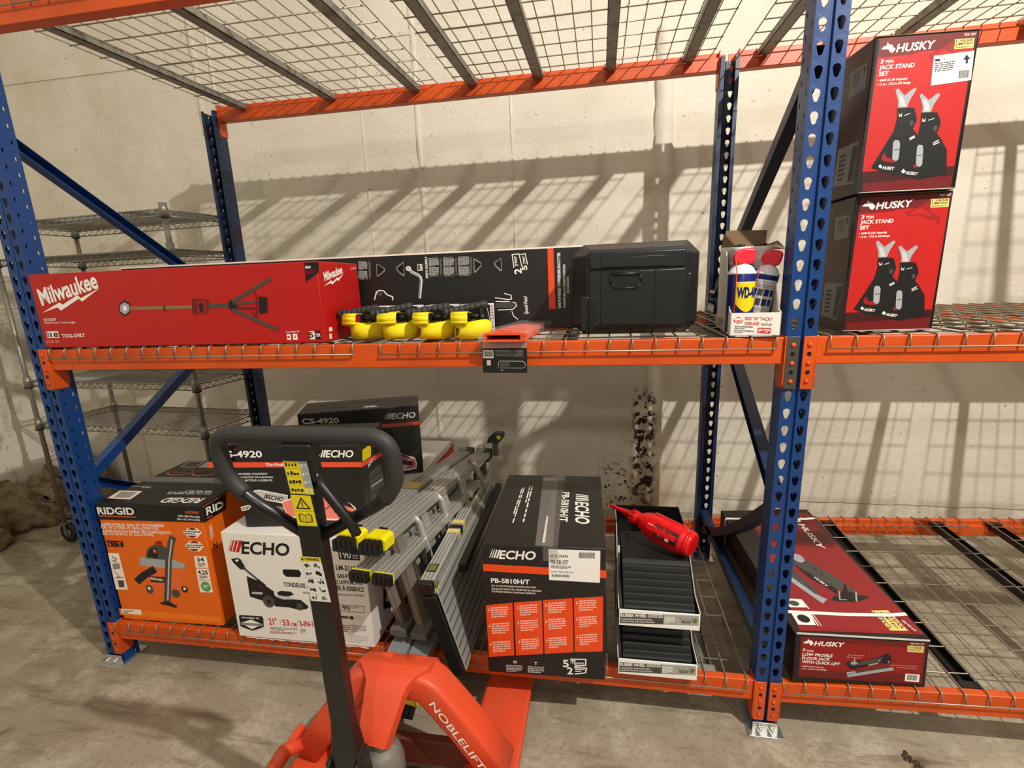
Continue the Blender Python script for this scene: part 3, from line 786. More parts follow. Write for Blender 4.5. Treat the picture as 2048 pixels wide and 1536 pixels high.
        for e in DEC[name]:
            off = .0003 + .00016 * e[-1]
            if e[0] == 'P': put(e[1], 'ink_' + e[2], off)
            elif e[0] == 'L':
                for i in range(len(e[1]) - 1):
                    a, b = Vector(e[1][i]), Vector(e[1][i+1]); d = (b - a).normalized(); p = Vector((-d.y, d.x)) * e[3] / 2; d = d * e[3] * .3
                    put([tuple(a - p - d), tuple(b - p + d), tuple(b + p + d), tuple(a + p - d)], 'ink_' + e[2], off + i * .00003)
            elif e[0] == 'S':
                a = math.radians(e[4]); tx = ux * math.cos(a) + uy * math.sin(a); ty = uy * math.cos(a) - ux * math.sin(a)
                s.text(e[1], o + ux * (e[2][0]/1000) + uy * (e[2][1]/1000) + n * off, tx, ty, e[3]/1000, e[5]/1000, 'ink_' + e[6], e[8], e[7])
            elif e[0] == 'G':
                A, B, C = Vector(e[1]), Vector(e[2]), Vector(e[3]); N = e[4]
                for r in range(N):
                    x = 0.
                    lim = 1 if r < N - 1 else rnd.uniform(.45, .9)
                    while x < lim - .04:
                        w = min(rnd.uniform(.08, .26), lim - x)
                        p = lambda u, v: tuple(A + (B - A) * u + (C - A) * v)
                        v0 = (r + .18) / N; v1 = (r + .72) / N
                        put([p(x, v0), p(x + w, v0), p(x + w, v1), p(x, v1)], 'ink_' + e[5], off)
                        x += w + .035
            elif e[0] == 'K':
                A, B, C = Vector(e[1]), Vector(e[2]), Vector(e[3]); x = 0.
                while x < 1:
                    w = rnd.choice((.012, .02, .035)); p = lambda u, v: tuple(A + (B - A) * u + (C - A) * v)
                    put([p(x, 0), p(min(1, x + w), 0), p(min(1, x + w), 1), p(x, 1)], 'ink_' + e[4], off); x += w + rnd.choice((.015, .025))
    def obj(s, name, parent=None, loc=None, rotz=0, mods=()):
        me = bpy.data.meshes.new(name)
        bmesh.ops.recalc_face_normals(s.bm, faces=[f for f in s.bm.faces if not s.mats[f.material_index].startswith('ink_')])
        s.bm.to_mesh(me); s.bm.free()
        for m in s.mats: me.materials.append(MATS[m])
        o = bpy.data.objects.new(name, me); COL.objects.link(o)
        if parent: o.parent = parent
        if loc is not None: o.location = loc
        if rotz: o.rotation_euler = (0, 0, rotz)
        for k, kw in mods:
            md = o.modifiers.new(k.lower(), k)
            for a, b in kw.items(): setattr(md, a, b)
        return o
def tag(o, label=None, cat=None, group=None, kind=None):
    if label: o['label'] = label
    if cat: o['category'] = cat
    if group: o['group'] = group
    if kind: o['kind'] = kind
    return o
def empty(name, loc=(0,0,0), rotz=0):
    o = bpy.data.objects.new(name, None); COL.objects.link(o); o.location = loc; o.rotation_euler = (0,0,rotz); o.empty_display_size = .05
    return o
def copy_tree(o, parent=None):
    c = o.copy(); COL.objects.link(c)
    if parent: c.parent = parent
    for ch in [x for x in SC.objects if x.parent is o]: copy_tree(ch, c)
    return c
def arc(c, r, a0, a1, n, ux, uy):
    c, ux, uy = Vector(c), Vector(ux), Vector(uy)
    return [c + ux * r * math.cos(a0 + (a1-a0)*i/n) + uy * r * math.sin(a0 + (a1-a0)*i/n) for i in range(n+1)]
def rnd_poly(pts, r, n=4):
    """round the corners of a 3-D polyline"""
    P = [Vector(p) for p in pts]; out = [P[0]]
    for i in range(1, len(P)-1):
        a = (P[i-1]-P[i]); b = (P[i+1]-P[i]); k = min(r, a.length*.45, b.length*.45)
        a = P[i] + a.normalized()*k; b = P[i] + b.normalized()*k
        for j in range(n+1):
            t = j/n; out.append(a*(1-t)**2 + P[i]*2*t*(1-t) + b*t*t)
    return out + [P[-1]]

# ------------------------------------------------------------------ the room
def wall_mat(name, dirty):
    m = mk(name, 'ded6c4', .75); t = NT(m); v = t.tex(); sx = t.n('ShaderNodeSeparateXYZ'); t.l(v, sx.inputs[0]); X, Y, Z = sx.outputs
    big = t.noise(v, 1.3, 5, .6); fine = t.noise(v, 42, 5, .65)
    c = t.mix(t.mapr(big, .35, .7), rgb('e4dccb'), rgb('d6ccb8'))
    c = t.mix(t.math('MULTIPLY', t.mapr(fine, .55, .75), .35), c, rgb('c6bca8'))
    sp = t.noise(v, 26, 2, .5); c = t.mix(t.math('MULTIPLY', t.mapr(sp, .735, .76), .8), c, rgb('8c7f6a'))
    if dirty:
        st = t.noise(v, 2.6, 7, .7); low = t.mapr(Z, 2.4, .1)
        c = t.mix(t.math('MULTIPLY', t.mapr(st, .42, .62), t.math('MULTIPLY', low, .9)), c, rgb('76643f'))
    else:
        # rust that weeps beside the pier: flakes plus a pale brown halo
        d = t.math('ABSOLUTE', t.math('ADD', X, .272)); band = t.mapr(d, .085, .045); lowz = t.mapr(Z, .86, .72)
        fl = t.noise(v, 24, 3, .6); f1 = t.math('MULTIPLY', t.mapr(fl, .50, .52), t.math('MULTIPLY', band, lowz))
        d2 = t.math('ABSOLUTE', t.math('ADD', X, .40)); b2 = t.math('MULTIPLY', t.mapr(d2, .24, .08), t.mapr(Z, .42, .2))
        f2 = t.math('MULTIPLY', t.mapr(t.noise(v, 30, 2, .5), .60, .62), b2)
        halo = t.math('MULTIPLY', t.mapr(t.noise(v, 6, 5), .25, .6), t.math('MULTIPLY', t.mapr(d, .36, .02), t.mapr(Z, 1.0, .05)))
        c = t.mix(t.math('MULTIPLY', halo, .75), c, rgb('9a7038'))
        c = t.mix(t.math('MAXIMUM', f1, f2), c, rgb('2e1a12'))
        leftd = t.math('MULTIPLY', t.mapr(X, -1.9, -3.6), t.mapr(t.noise(v, 2.2, 6, .7), .3, .7))
        c = t.mix(t.math('MULTIPLY', leftd, .4), c, rgb('b4a684'))
        bot = t.math('MULTIPLY', t.mapr(Z, .22, .0), t.mapr(t.noise(v, 9, 5), .3, .65)); c = t.mix(t.math('MULTIPLY', bot, .5), c, rgb('8f8468'))
        zz = t.math('ABSOLUTE', t.math('SUBTRACT', Z, t.math('MULTIPLY_ADD', t.noise(v, 7, 3), .03, .085))); xr = t.mapr(X, .0, .3)
        c = t.mix(t.math('MULTIPLY', t.mapr(zz, .004, .001), t.math('MULTIPLY', xr, .8)), c, rgb('4a4236'))
    t.l(c, t.b.inputs['Base Color'])
    vo = t.n('ShaderNodeTexVoronoi'); vo.inputs['Scale'].default_value = 16; t.l(v, vo.inputs['Vector'])
    blis = t.math('MULTIPLY', t.mapr(vo.outputs['Distance'], .16, .05), t.mapr(t.noise(v, 3.1, 3), .5, .62))
    h = t.math('ADD', t.math('MULTIPLY', t.noise(v, 30, 6, .7), .5), t.math('ADD', t.math('MULTIPLY', t.noise(v, 5, 4), .8), t.math('MULTIPLY', blis, .9)))
    t.bump(h, .55, .012)
    return m
wall_mat('wall_paint', False); wall_mat('wall_dirty', True)
def floor_mat():
    m = mk('concrete', '98886f', .62); t = NT(m); v = t.tex(); big = t.noise(v, .9, 6, .65); mid = t.noise(v, 5, 6, .7); fine = t.noise(v, 60, 4, .7)
    c = t.mix(t.mapr(big, .3, .7), rgb('a09580'), rgb('887a64')); c = t.mix(t.math('MULTIPLY', t.mapr(mid, .46, .66), .85), c, rgb('b3a994'))
    mp = t.n('ShaderNodeMapping'); mp.inputs['Scale'].default_value = (1.2, 7, 1); mp.inputs['Rotation'].default_value = (0, 0, .5); t.l(v, mp.inputs[0])
    c = t.mix(t.math('MULTIPLY', t.mapr(t.noise(mp.outputs[0], 2.4, 6, .7), .50, .68), .75), c, rgb('70624c'))
    c = t.mix(t.math('MULTIPLY', t.mapr(fine, .5, .7), .55), c, rgb('6c5f4c'))
    vo = t.n('ShaderNodeTexVoronoi', feature='DISTANCE_TO_EDGE'); vo.inputs['Scale'].default_value = .3
    w = t.n('ShaderNodeVectorMath', operation='ADD'); nz = t.n('ShaderNodeTexNoise'); nz.inputs['Scale'].default_value = .8; t.l(v, nz.inputs[0]); t.l(v, w.inputs[0]); t.l(nz.outputs['Color'], w.inputs[1]); t.l(w.outputs[0], vo.inputs['Vector'])
    c = t.mix(t.math('MULTIPLY', t.mapr(vo.outputs['Distance'], .0016, .0004), .0), c, rgb('5c4c38'))
    c = t.mix(t.math('MULTIPLY', t.mapr(t.noise(v, 3.3, 2), .70, .74), .7), c, rgb('4a3a28'))
    t.l(c, t.b.inputs['Base Color']); t.l(t.mapr(mid, .3, .7, .72, .5), t.b.inputs['Roughness']); t.bump(t.math('ADD', t.noise(v, 40, 5), t.math('MULTIPLY', mid, .6)), .18, .006)
floor_mat()
YW, XW = 1.66, -4.45
g = G(); g.box((XW-.2, -4.5, -.15), (6.5, YW+.2, 0), 'concrete'); tag(g.obj('floor'), kind='structure')
g = G(); g.box((XW-.2, YW, 0), (6.5, YW+.2, 4.6), 'wall_paint'); tag(g.obj('wall_back'), kind='structure')
g = G(); g.box((XW-.2, -4.5, 0), (XW, YW, 4.6), 'wall_dirty'); tag(g.obj('wall_left'), kind='structure')
def ridge(x0, x1, z0, z1, t, nm, seed):
    r = random.Random(seed); g = G(); n = max(3, int((z1-z0)/.05)); L = []
    for i in range(n+1):
        z = z0 + (z1-z0)*i/n; j = lambda: r.uniform(-.005, .005)
        L.append([g.bm.verts.new(p) for p in ((x0+j(), YW+.001, z), (x0+.006+j(), YW-t+j()*.4, z), (x1-.006+j(), YW-t+j()*.4, z), (x1+j(), YW+.001, z))])
    for i in range(n):
        for k in range(3): g.face([L[i][k], L[i][k+1], L[i+1][k+1], L[i+1][k]], 'wall_paint', True)
    tag(g.obj(nm), kind='structure')
ridge(-.256, -.155, 0, 2.75, .024, 'trim_1', 1); ridge(-1.618, -1.585, .1, 3.4, .007, 'trim_2', 2); ridge(-1.957, -1.94, 1.3, 3.0, .004, 'trim_3', 3)
ridge(-1.055, -1.04, 1.5, 2.55, .005, 'trim_4', 4); ridge(-2.905, -2.88, .1, 3.3, .006, 'trim_5', 5); ridge(-3.02, -2.98, 2.45, 3.3, .008, 'trim_6', 6)
g = G(); g.box((XW, YW-.006, 2.86), (1.2, YW+.01, 2.885), 'wall_paint'); tag(g.obj('trim_7'), kind='structure')
g = G(); g.box((XW, -4.5, 0), (XW+.05, YW, .07), 'wall_dirty', bevel=.01); tag(g.obj('baseboard_left'), kind='structure')

# crumpled sheet along the left wall
g = G(); r = random.Random(5); N, K = 40, 14; rows = []
for i in range(N+1):
    y = .35 + 1.25*i/N; ring = []
    for k in range(K+1):
        a = PI*.5*k/K; hh = .27 + .05*math.sin(i*.7) + .03*math.sin(i*1.9+k); dd = .20 + .07*math.sin(i*.53+1) + .03*math.sin(i*1.7+k*1.3)
        ring.append(g.bm.verts.new((XW+.052 + dd*math.cos(a)**.8 + r.uniform(-.012, .012), y + r.uniform(-.01, .01), .004 + hh*math.sin(a) + r.uniform(0, .015))))
    rows.append(ring)
for i in range(N):
    for k in range(K): g.face([rows[i][k], rows[i+1][k], rows[i+1][k+1], rows[i][k+1]], 'tarp', True)
tag(g.obj('crumpled_sheet', mods=[('SOLIDIFY', dict(thickness=.004))]), 'crumpled brown sheet heaped along the foot of the dirty side wall', 'sheet')

# ------------------------------------------------------------------ pallet rack
L_, D_ = 2.528, 1.157
ZT = 2.433                                    # top of the uprights
def cell(g, u0, u1, v0, v1, hole, at, m):
    """sheet cell with a hole; at(u,v)->point"""
    from mathutils.geometry import tessellate_polygon
    out = [Vector((u0,v0,0)), Vector((u1,v0,0)), Vector((u1,v1,0)), Vector((u0,v1,0))]
    hl = [Vector((a,b,0)) for a, b in hole]; al = out + hl
    vs = [g.bm.verts.new(at(p.x, p.y)) for p in al]
    for t in tessellate_polygon([out, hl]): g.face([vs[i] for i in t], m)
def tear(cx, cz):
    p = [(cx + .0098*math.cos(a), cz + .005 + .0098*math.sin(a)) for a in [math.radians(x) for x in (-25, 10, 45, 90, 135, 170, 205)]]
    return p + [(cx-.0052, cz-.012), (cx-.003, cz-.0155), (cx+.003, cz-.0155), (cx+.0052, cz-.012)]
def slot(cx, cz, a, b): return [(cx-a, cz-b), (cx+a, cz-b), (cx+a, cz+b), (cx-a, cz+b)]
def post_mesh(m):
    """perforated face at y=0 (x -.038...038), flanges back to y=.07, lips inward; z 0..ZT"""
    g = G(); P = .0508; z0 = .2796 - .0508*5; hw = .038; n = int((ZT - .02)/P)
    fr = lambda u, v: (u, 0, v)
    zb = z0 - P/2
    g.box((-hw, 0, 0), (hw, .002, zb), m)
    for i in range(n):
        a, b = zb + i*P, zb + (i+1)*P; c = (a+b)/2
        if b > ZT: break
        cell(g, -hw, -.0055, a, b, tear(-.0205, c), fr, m); cell(g, .0055, hw, a, b, tear(.0205, c), fr, m)
        for sx in (-1, 1):
            sd = lambda u, v, sx=sx: (sx*hw, u, v)
            cell(g, 0, .035, a, b, slot(.017, c+.012, .0028, .0065), sd, m); cell(g, .035, .07, a, b, slot(.053, c-.008, .003, .006), sd, m)
        zt = b
    for q in ([(-.0055,0),(-.003,.006),(.003,.006),(.0055,0)],):
        for i in range(3):
            (x0,y0),(x1,y1) = q[i], q[i+1]; g.poly([(x0,y0,zb),(x1,y1,zb),(x1,y1,zt),(x0,y0,zt)], m)
    for sx in (-1, 1):
        g.poly([(sx*hw,.07,zb),(sx*.022,.07,zb),(sx*.022,.07,zt),(sx*hw,.07,zt)], m)
        g.poly([(sx*hw,0,0),(sx*hw,.07,0),(sx*hw,.07,zb),(sx*hw,0,zb)], m)
    bmesh.ops.remove_doubles(g.bm, verts=g.bm.verts, dist=1e-5)
    return g
BLUE, NAVY = 'rack_blue', 'rack_navy'
def upright(x, label):
    root = empty('upright_frame', (x, 0, 0)); tag(root, label, 'rack upright', 'blue pallet rack uprights')
    p = post_mesh(BLUE).obj('front_post', root, mods=[('SOLIDIFY', dict(thickness=.002, offset=0))])
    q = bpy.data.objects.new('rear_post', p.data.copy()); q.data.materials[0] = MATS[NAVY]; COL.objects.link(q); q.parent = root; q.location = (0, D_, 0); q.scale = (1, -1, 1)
    md = q.modifiers.new('solidify', 'SOLIDIFY'); md.thickness = .002; md.offset = 0
    yf, yb = .055, D_-.055
    for (ya, za, yb2, zb2) in ((yf, 2.02, yb, 1.385), (yb, 1.385, yf, .79), (yf, .79, yb, .17), (yf, .262, yb, .262)):
        g = G(); w, t = .019, .0025
        prof = [(-w,-w),(w,-w),(w,-w+t),(-w+t,-w+t),(-w+t,w-t),(w,w-t),(w,w),(-w,w)]
        pts = [(0, ya + (yb2-ya)*i/6, za + (zb2-za)*i/6) for i in range(7)]
        if x == 0 and za == .79: pts = [(p[0], p[1], p[2] - .05*math.sin(PI*i/6)) for i, p in enumerate(pts)]   # dented brace
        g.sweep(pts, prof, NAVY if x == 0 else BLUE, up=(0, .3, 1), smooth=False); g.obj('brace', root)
    for yy, sy in ((0, -1), (D_, 1)):
        g = G(); g.box((-.055, yy + (-.035 if sy < 0 else -.1), 0), (.055, yy + (.1 if sy < 0 else .035), .005), 'zinc', bevel=.0015)
        g.box((-.0395, yy + sy*.012 - .0025, .004), (.0395, yy + sy*.012 + .0025, .04), 'zinc', bevel=.001)
        f = g.obj('foot_plate', root)
        for sx in (-.018, .018):
            g = G(); M = Matrix.Translation((sx, yy + sy*.0145, .024)) @ Matrix.Rotation(PI/2 * (1 if sy < 0 else -1), 4, 'X')
            g.lathe([(.0075, 0), (.0075, .005), (.004, .0055), (.004, .016), (.003, .018)], 'zinc', M, 8); g.obj('bolt', f)
    return root
upright(0, 'blue slotted rack upright in the middle, shared by both bays')
upright(-L_, 'blue slotted rack upright at the end beside the chrome wire shelving')
upright(L_, 'blue slotted rack upright at the far right end, outside the photo')

def beam(zb, bay, rear, label, slope=0., dz=0., worn_tab=False):
    """step beam; bay 0 = between end frame and middle frame, 1 = right of the middle frame"""
    x0, x1 = (-L_+.042, -.042) if bay == 0 else (.042, L_-.042)
    root = empty('shelf_beam', (x0, D_ if rear else 0, zb + dz)); tag(root, label, 'rack beam', 'orange shelf beams')
    ln = x1 - x0; sy = -1 if rear else 1
    prof = [(0,0), (.045,0), (.045,.052), (.028,.052), (.028,.0747), (0,.0747)]
    g = G(); r = .004
    pts = [(0, sy*y, z) for y, z in prof]
    g.prism(pts, (ln, 0, 0), 'rack_orange', bevel=.0025)
    b = g.obj('beam_tube', root)
    if slope: b.rotation_euler = (0, -math.atan(slope), 0)
    for e in (0, 1):
        g = G(); xe = 0 if e == 0 else ln; s = 1 if e == 0 else -1; ze = slope*ln*e
        xs = xe - s*.0035                                       # side plate against the post flank
        zl, zh = ze-.07, ze+.077
        sp = [(xs, -sy*.008, zl+.012), (xs, 0, zl), (xs, sy*.042, zl), (xs, sy*.052, zl+.016), (xs, sy*.052, zh), (xs, -sy*.008, zh)]
        g.prism(sp, (s*.0035, 0, 0), 'rack_orange', bevel=.001)
        tx0, tx1 = sorted((xe - s*.0035, xe - s*.037)); y0, y1 = sorted((-sy*.008, -sy*.0035))
        g.box((tx0, y0, zl), (tx1, y1, zh), 'bare_steel' if (worn_tab and e == 1) else 'rack_orange', bevel=.0012)
        c = g.obj('beam_connector', root)
        g = G(); cx = xe - s*.021
        for k, zz in enumerate((zl+.022, zl+.073, zl+.124)):
            M = Matrix.Translation((cx, -sy*.008, zz)) @ Matrix.Rotation(PI/2*sy, 4, 'X')
            g.lathe([(.0065, 0), (.0065, .002), (.004, .004), (.0, .004)], 'rack_orange', M, 10)
            if k < 2:
                M = Matrix.Translation((cx, -sy*.0082, zz+.026)) @ Matrix.Rotation(PI/2*sy, 4, 'X'); g.lathe([(.006, 0), (.006, .0004)], 'ink_hole', M, 12)
        g.obj('rivets', c)
    return root
beam(1.234, 0, False, 'orange beam along the front of the waist-high shelf holding the red tripod light box', worn_tab=True)
beam(.115, 0, False, 'orange beam at the front of the lowest shelf behind the pallet jack')
beam(2.305, 0, False, 'orange beam across the upper corner of the photo, front of the top shelf')
beam(1.234, 0, True, 'orange beam hidden behind the long black box, rear of the waist-high shelf')
beam(.115, 0, True, 'orange beam behind the wheel chocks, rear of the lowest shelf')
beam(2.341, 0, True, 'orange beam near the top of the wall, rear of the top shelf')
beam(1.234, 1, False, 'orange beam under the two stacked red jack stand boxes')
beam(.115, 1, False, 'orange beam under the red floor jack box, front of the low shelf', slope=.035)
beam(2.305, 1, False, 'orange beam above the jack stand boxes, front of the top shelf')
beam(1.234, 1, True, 'orange beam behind the jack stand boxes, rear of the waist-high shelf')
beam(.115, 1, True, 'orange beam behind the floor jack box, hooked over by deck wires', slope=.035, dz=.03)
beam(2.341, 1, True, 'orange beam behind the top of the jack stand boxes, rear of the top shelf')

def deck(x0, zt, label, chans, wire='deck_wire', chan='galv', tilt=None, zr=None, n=19):
    """wire deck: x0 left edge, zt = beam top; wires run front to back and drop over both beams"""
    root = empty('wire_deck', (x0, 0, zt)); tag(root, label, 'wire deck', 'wire decks lying on the rack beams')
    zr = 0 if zr is None else zr - zt
    g = G(); r = .0024; w = .0643*(n-1); zz = lambda y: zr*y/D_
    for i in range(n):
        x = i*.0643
        pts = rnd_poly([(x, -.0085, -.030), (x, -.0085, .0032), (x, D_+.0085, .0032 + zr), (x, D_+.0085, -.030 + zr)], .012, 3)
        g.tube(pts, r, wire, 6)
    for y, z in ((-.0125, -.030), (D_+.0125, -.030 + zr)): g.tube([(-.003, y, z), (w+.003, y, z)], r, wire, 6)
    for k in range(9):
        y = .088 + k*.1225; g.tube([(-.003, y, -.0016 + zz(y)), (w+.003, y, -.0016 + zz(y))], r, wire, 6)
    o = g.obj('wire_grid', root)
    for cx in chans:
        g = G(); a, b, c = .021, .034, .003
        for q in ([(-a,-b),(a,-b),(a,-b+c),(-a,-b+c)], [(-a,-b),(-a+c,-b),(-a+c,-c*2),(-a,-c*2)], [(a-c,-b),(a,-b),(a,-c*2),(a-c,-c*2)]):
            g.prism([(cx+x, .050, z+.0 + zz(.05)) for x, z in q], (0, D_-.10, zz(D_-.10)), chan)
        for y in (.032, D_-.062): g.prism([(cx-a, y, -.0215 + zz(y)), (cx+a, y, -.0215 + zz(y)), (cx+a+.008, y, -.005 + zz(y)), (cx-a-.008, y, -.005 + zz(y))], (0, .03, 0), 'zinc' if chan == 'galv' else chan)
        g.obj('support_channel', root)
    if tilt: root.rotation_euler = (0, -math.atan(tilt), 0)
    return root
ZM, ZL, ZTB = 1.309, .190, 2.380
deck(-2.474, ZM, 'wire deck under the long red tripod light box on the waist-high shelf', (.12, .58, 1.04))
deck(-1.222, ZM, 'wire deck under the black hard case and the yellow straps', (.12, .58, 1.04))
deck(.072, ZM, 'wire deck under the two stacked jack stand boxes', (.12, .58, 1.04))
deck(1.318, ZM, 'wire deck at the waist-high shelf beyond the right edge of the photo', (.12, .58, 1.04))
deck(-2.486, ZL, 'wire deck under the orange vacuum box and the white mower box', (.12, .58, 1.04))
deck(-1.222, ZL, 'wire deck under the black blower box and the wheel chocks', (.12, .58, 1.04))
deck(.046, ZL + .002, 'wire deck under the red floor jack box, black channels showing', (.11, .56, 1.05), wire='deck_wire', chan='deck_black', tilt=.035, zr=ZL+.032, n=19)
deck(1.308, ZL + .046, 'wire deck at the right edge of the photo, empty, beside the floor jack box', (.03, .56, 1.05), chan='deck_black', tilt=.035, zr=ZL+.076, n=18)
deck(-2.474, ZTB, 'wire deck overhead at the end bay, over the red tripod light box', (.135, .62, 1.055), zr=2.416)
deck(-1.222, ZTB, 'wire deck overhead, over the black hard case', (.085, .395, .72, 1.05), zr=2.416)
deck(.06, ZTB, 'wire deck overhead, over the jack stand boxes', (.075, .59, 1.05), zr=2.416)
deck(1.32, ZTB, 'wire deck overhead at the upper right corner of the photo', (.12, .58, 1.04), zr=2.416, n=18)
# ------------------------------------------------------------------ cartons
BOXES = dict(milw=(-2.487,-.004,.906,1.071,.288,.253,1.316), ridg=(-2.466,.018,1.2,.452,.483,.512,.197), csa=(-1.829,.022,8.473,.454,.298,.304,.639), csb=(-1.837,.441,19.962,.518,.218,.32,.639),
    mow=(-1.907,-.019,.255,.554,1.12,.439,.197), pb=(-.912,-.08,1.602,.39,.601,.479,.197), jsu=(.109,.012,6.198,.234,.26,.355,1.672), jsl=(.117,.046,2.946,.231,.26,.355,1.316),
    fj=(.071,-.001,2.836,.383,.855,.174,.1975), trim=(-2.46,.335,0,1.95,.2,.28,1.316), grease=(-.187,-.002,-5,.128,.235,.25,1.316))
def faces_of(b):
    w, d, h = BOXES[b][3:6]
    return dict(front=((0,0,0),(1,0,0),(0,0,1),(0,-1,0)), right=((w,0,0),(0,1,0),(0,0,1),(1,0,0)), left=((0,d,0),(0,-1,0),(0,0,1),(-1,0,0)), top=((0,0,h),(1,0,0),(0,1,0),(0,0,1)))
def carton(b, mat, decs, label, name='cardboard_box', group=None, bevel=.0025, extra=None):
    x, y, a, w, d, h, z = BOXES[b]; g = G(); F = faces_of(b)
    g.box((0,0,0), (w,d,h), mat, bevel=bevel)
    if extra: extra(g)
    for n, f in decs: g.decal(n, *F[f])
    o = g.obj(name, loc=(x,y,z), rotz=math.radians(a)); tag(o, label, 'box', group)
    return o
def child_label(b, nm, quad, decs, parent, mat='shipping_white', th=.0004):
    F = faces_of(b)['front']; e = DEC[quad][0]; g = G()
    pts = [Vector((p[0]/1000, -.0006, p[1]/1000)) for p in e[1]]
    g.prism(pts, (0, -th, 0), mat)
    for n in decs: g.decal(n, (0, -.0008, 0), *F[1:])
    return g.obj(nm, parent)

o = carton('milw', 'card_red', [('milw_front','front'),('milw_right','right')], 'long red box with a tripod light printed on it, front of the waist-high shelf')
w, d, h = BOXES['milw'][3:6]
g = G(); g.poly([(.01, d*.5-.025, h+.0004), (w-.01, d*.5-.025, h+.0004), (w-.01, d*.5+.025, h+.0004), (.01, d*.5+.025, h+.0004)], 'clear_tape'); g.obj('packing_tape', o)

w, d, h = BOXES['trim'][3:6]
def trim_edge(g): g.box((0, -.001, h-.004), (w, .004, h+.0015), 'ink_cream'); g.box((0, .002, h-.002), (w, d, h+.0012), 'ink_tape')
carton('trim', 'card_black', [('trim','front')], 'very long black box with an orange stripe and hang slots, standing behind the red box', extra=trim_edge)

o = carton('ridg', 'card_orange', [('ridg_front','front'),('ridg_right','right')], 'orange box with a black lid and a shop vacuum pictured, on the lowest shelf')
w, d, h = BOXES['ridg'][3:6]
g = G(); k = .078
g.box((-.001, -.001, h-.004), (w+.001, d+.001, h+.002), 'card_black', bevel=.001)
g.prism([(-.0007, 0, h-k), (-.0007, d, h-k), (-.0007, d, h), (-.0007, 0, h)], (-.0004, 0, 0), 'card_black')
g.decal('ridg_top', (0,0,h+.002), (1,0,0), (0,1,0), (0,0,1)); t = g.obj('top_flap', o); tag(t, 'black printed top flaps')
g = G(); g.poly([(w*.02, d*.5-.03, h+.0034), (w*.98, d*.5-.03, h+.0034), (w*.98, d*.5+.03, h+.0034), (w*.02, d*.5+.03, h+.0034)], 'clear_tape'); g.obj('packing_tape', o)

o = carton('mow', 'card_white', [('mow_front','front'),('mow_right','right')], 'large white box with a lawn mower pictured, behind the pallet jack handle')
w, d, h = BOXES['mow'][3:6]
g = G(); F = faces_of('mow')['right']
pts = [(.10,.09),(.17,.05),(.235,.11),(.20,.175),(.12,.185)]; g.poly([(w+.0008, a, b) for a, b in pts], 'ink_black')
g.poly([(w+.0012, a, b) for a, b in ((.125,.11),(.17,.075),(.21,.115),(.17,.155))], 'ink_mwhite'); g.obj('printed_emblem', o)
g = G(); g.poly([(w*.47, .02, h+.0005), (w*.55, .02, h+.0005), (w*.55, d-.02, h+.0005), (w*.47, d-.02, h+.0005)], 'clear_tape'); g.obj('packing_tape', o)
rr = random.Random(4); g = G()
for i in range(26):
    x = .03 + .5*i/26; g.poly([(x, -.0015, .001), (x+.022, -.0015-.002*rr.random(), .001), (x+.02, -.003, -.006*rr.random()), (x+.004, -.002, -.004*rr.random()-.001)], 'card_white')
g.obj('frayed_edge', o)
def cs_extra(b):
    w, d, h = BOXES[b][3:6]
    def f(g):
        for y in (d*.35, d*.62): g.poly([(w*.04, y, h+.0006), (w*.96, y, h+.0006), (w*.96, y+.006, h+.0006), (w*.04, y+.006, h+.0006)], 'ink_dgrey')
        g.poly([(w*.52, .03, h+.0007), (w*.66, .03, h+.0007), (w*.62, .06, h+.0007), (w*.56, .06, h+.0007)], 'ink_lgrey')
    return f
carton('csa', 'card_black', [('csa_front','front'),('csa_right','right')], 'black chainsaw box directly behind the pallet jack loop handle, on the white mower box', group='chainsaw boxes on the mower box', extra=cs_extra('csa'))
carton('csb', 'card_black', [('csb_front','front')], 'black chainsaw box standing farther back on the white mower box, partly hidden', group='chainsaw boxes on the mower box', extra=cs_extra('csb'))

o = carton('pb', 'card_black', [('pb_front','front'),('pb_top','top')], 'black box with four orange text panels and a white label, for a backpack blower')
w, d, h = BOXES['pb'][3:6]
child_label('pb', 'shipping_label', 'pb_labelq', ['pb_label'], o)
g = G(); g.poly([(w*.50, 0.002, h+.0012), (w*.62, .002, h+.0012), (w*.62, d-.002, h+.0012), (w*.50, d-.002, h+.0012)], 'clear_tape'); g.poly([(w*.50, -.0012, h-.05), (w*.62, -.0012, h-.05), (w*.62, -.0012, h), (w*.50, -.0012, h)], 'clear_tape'); g.obj('packing_tape', o)

for b, lab in (('jsl', 'lower of the two stacked red and black jack stand boxes, callout lines on its picture'), ('jsu', 'upper of the two stacked red and black jack stand boxes, with a white shipping label')):
    w, d, h = BOXES[b][3:6]
    def ex(g, w=w, d=d, h=h):
        for q in ([(-.0003,d,.004),(-.0003,0.004,.004),(-.0003,.004,h-.004),(-.0003,d-.004,h-.004)],): g.poly(q, 'card_husky_side')
        g.tube([(.002, -.001, h-.001), (w-.002, -.001, h-.001)], .0012, 'ink_tan', 6); g.tube([(.002, -.001, .002), (w-.002, -.001, .002)], .0012, 'ink_lgrey', 6)
    dl = [('js_front','front'), ('js_left','left')] + ([('js_callout','front')] if b == 'jsl' else [])
    o = carton(b, 'card_husky', dl, lab, group='stacked jack stand boxes', extra=ex)
    if b == 'jsu': child_label('jsu', 'shipping_label', 'js_label', [], o); 
    if b == 'jsu':
        g = G(); g.decal('js_label', (0, -.0007, 0), (1,0,0), (0,0,1), (0,-1,0)); g.obj('label_print', [c for c in SC.objects if c.parent is o][0])
        o.location.y += .012; o.rotation_euler.z = math.radians(4.6)

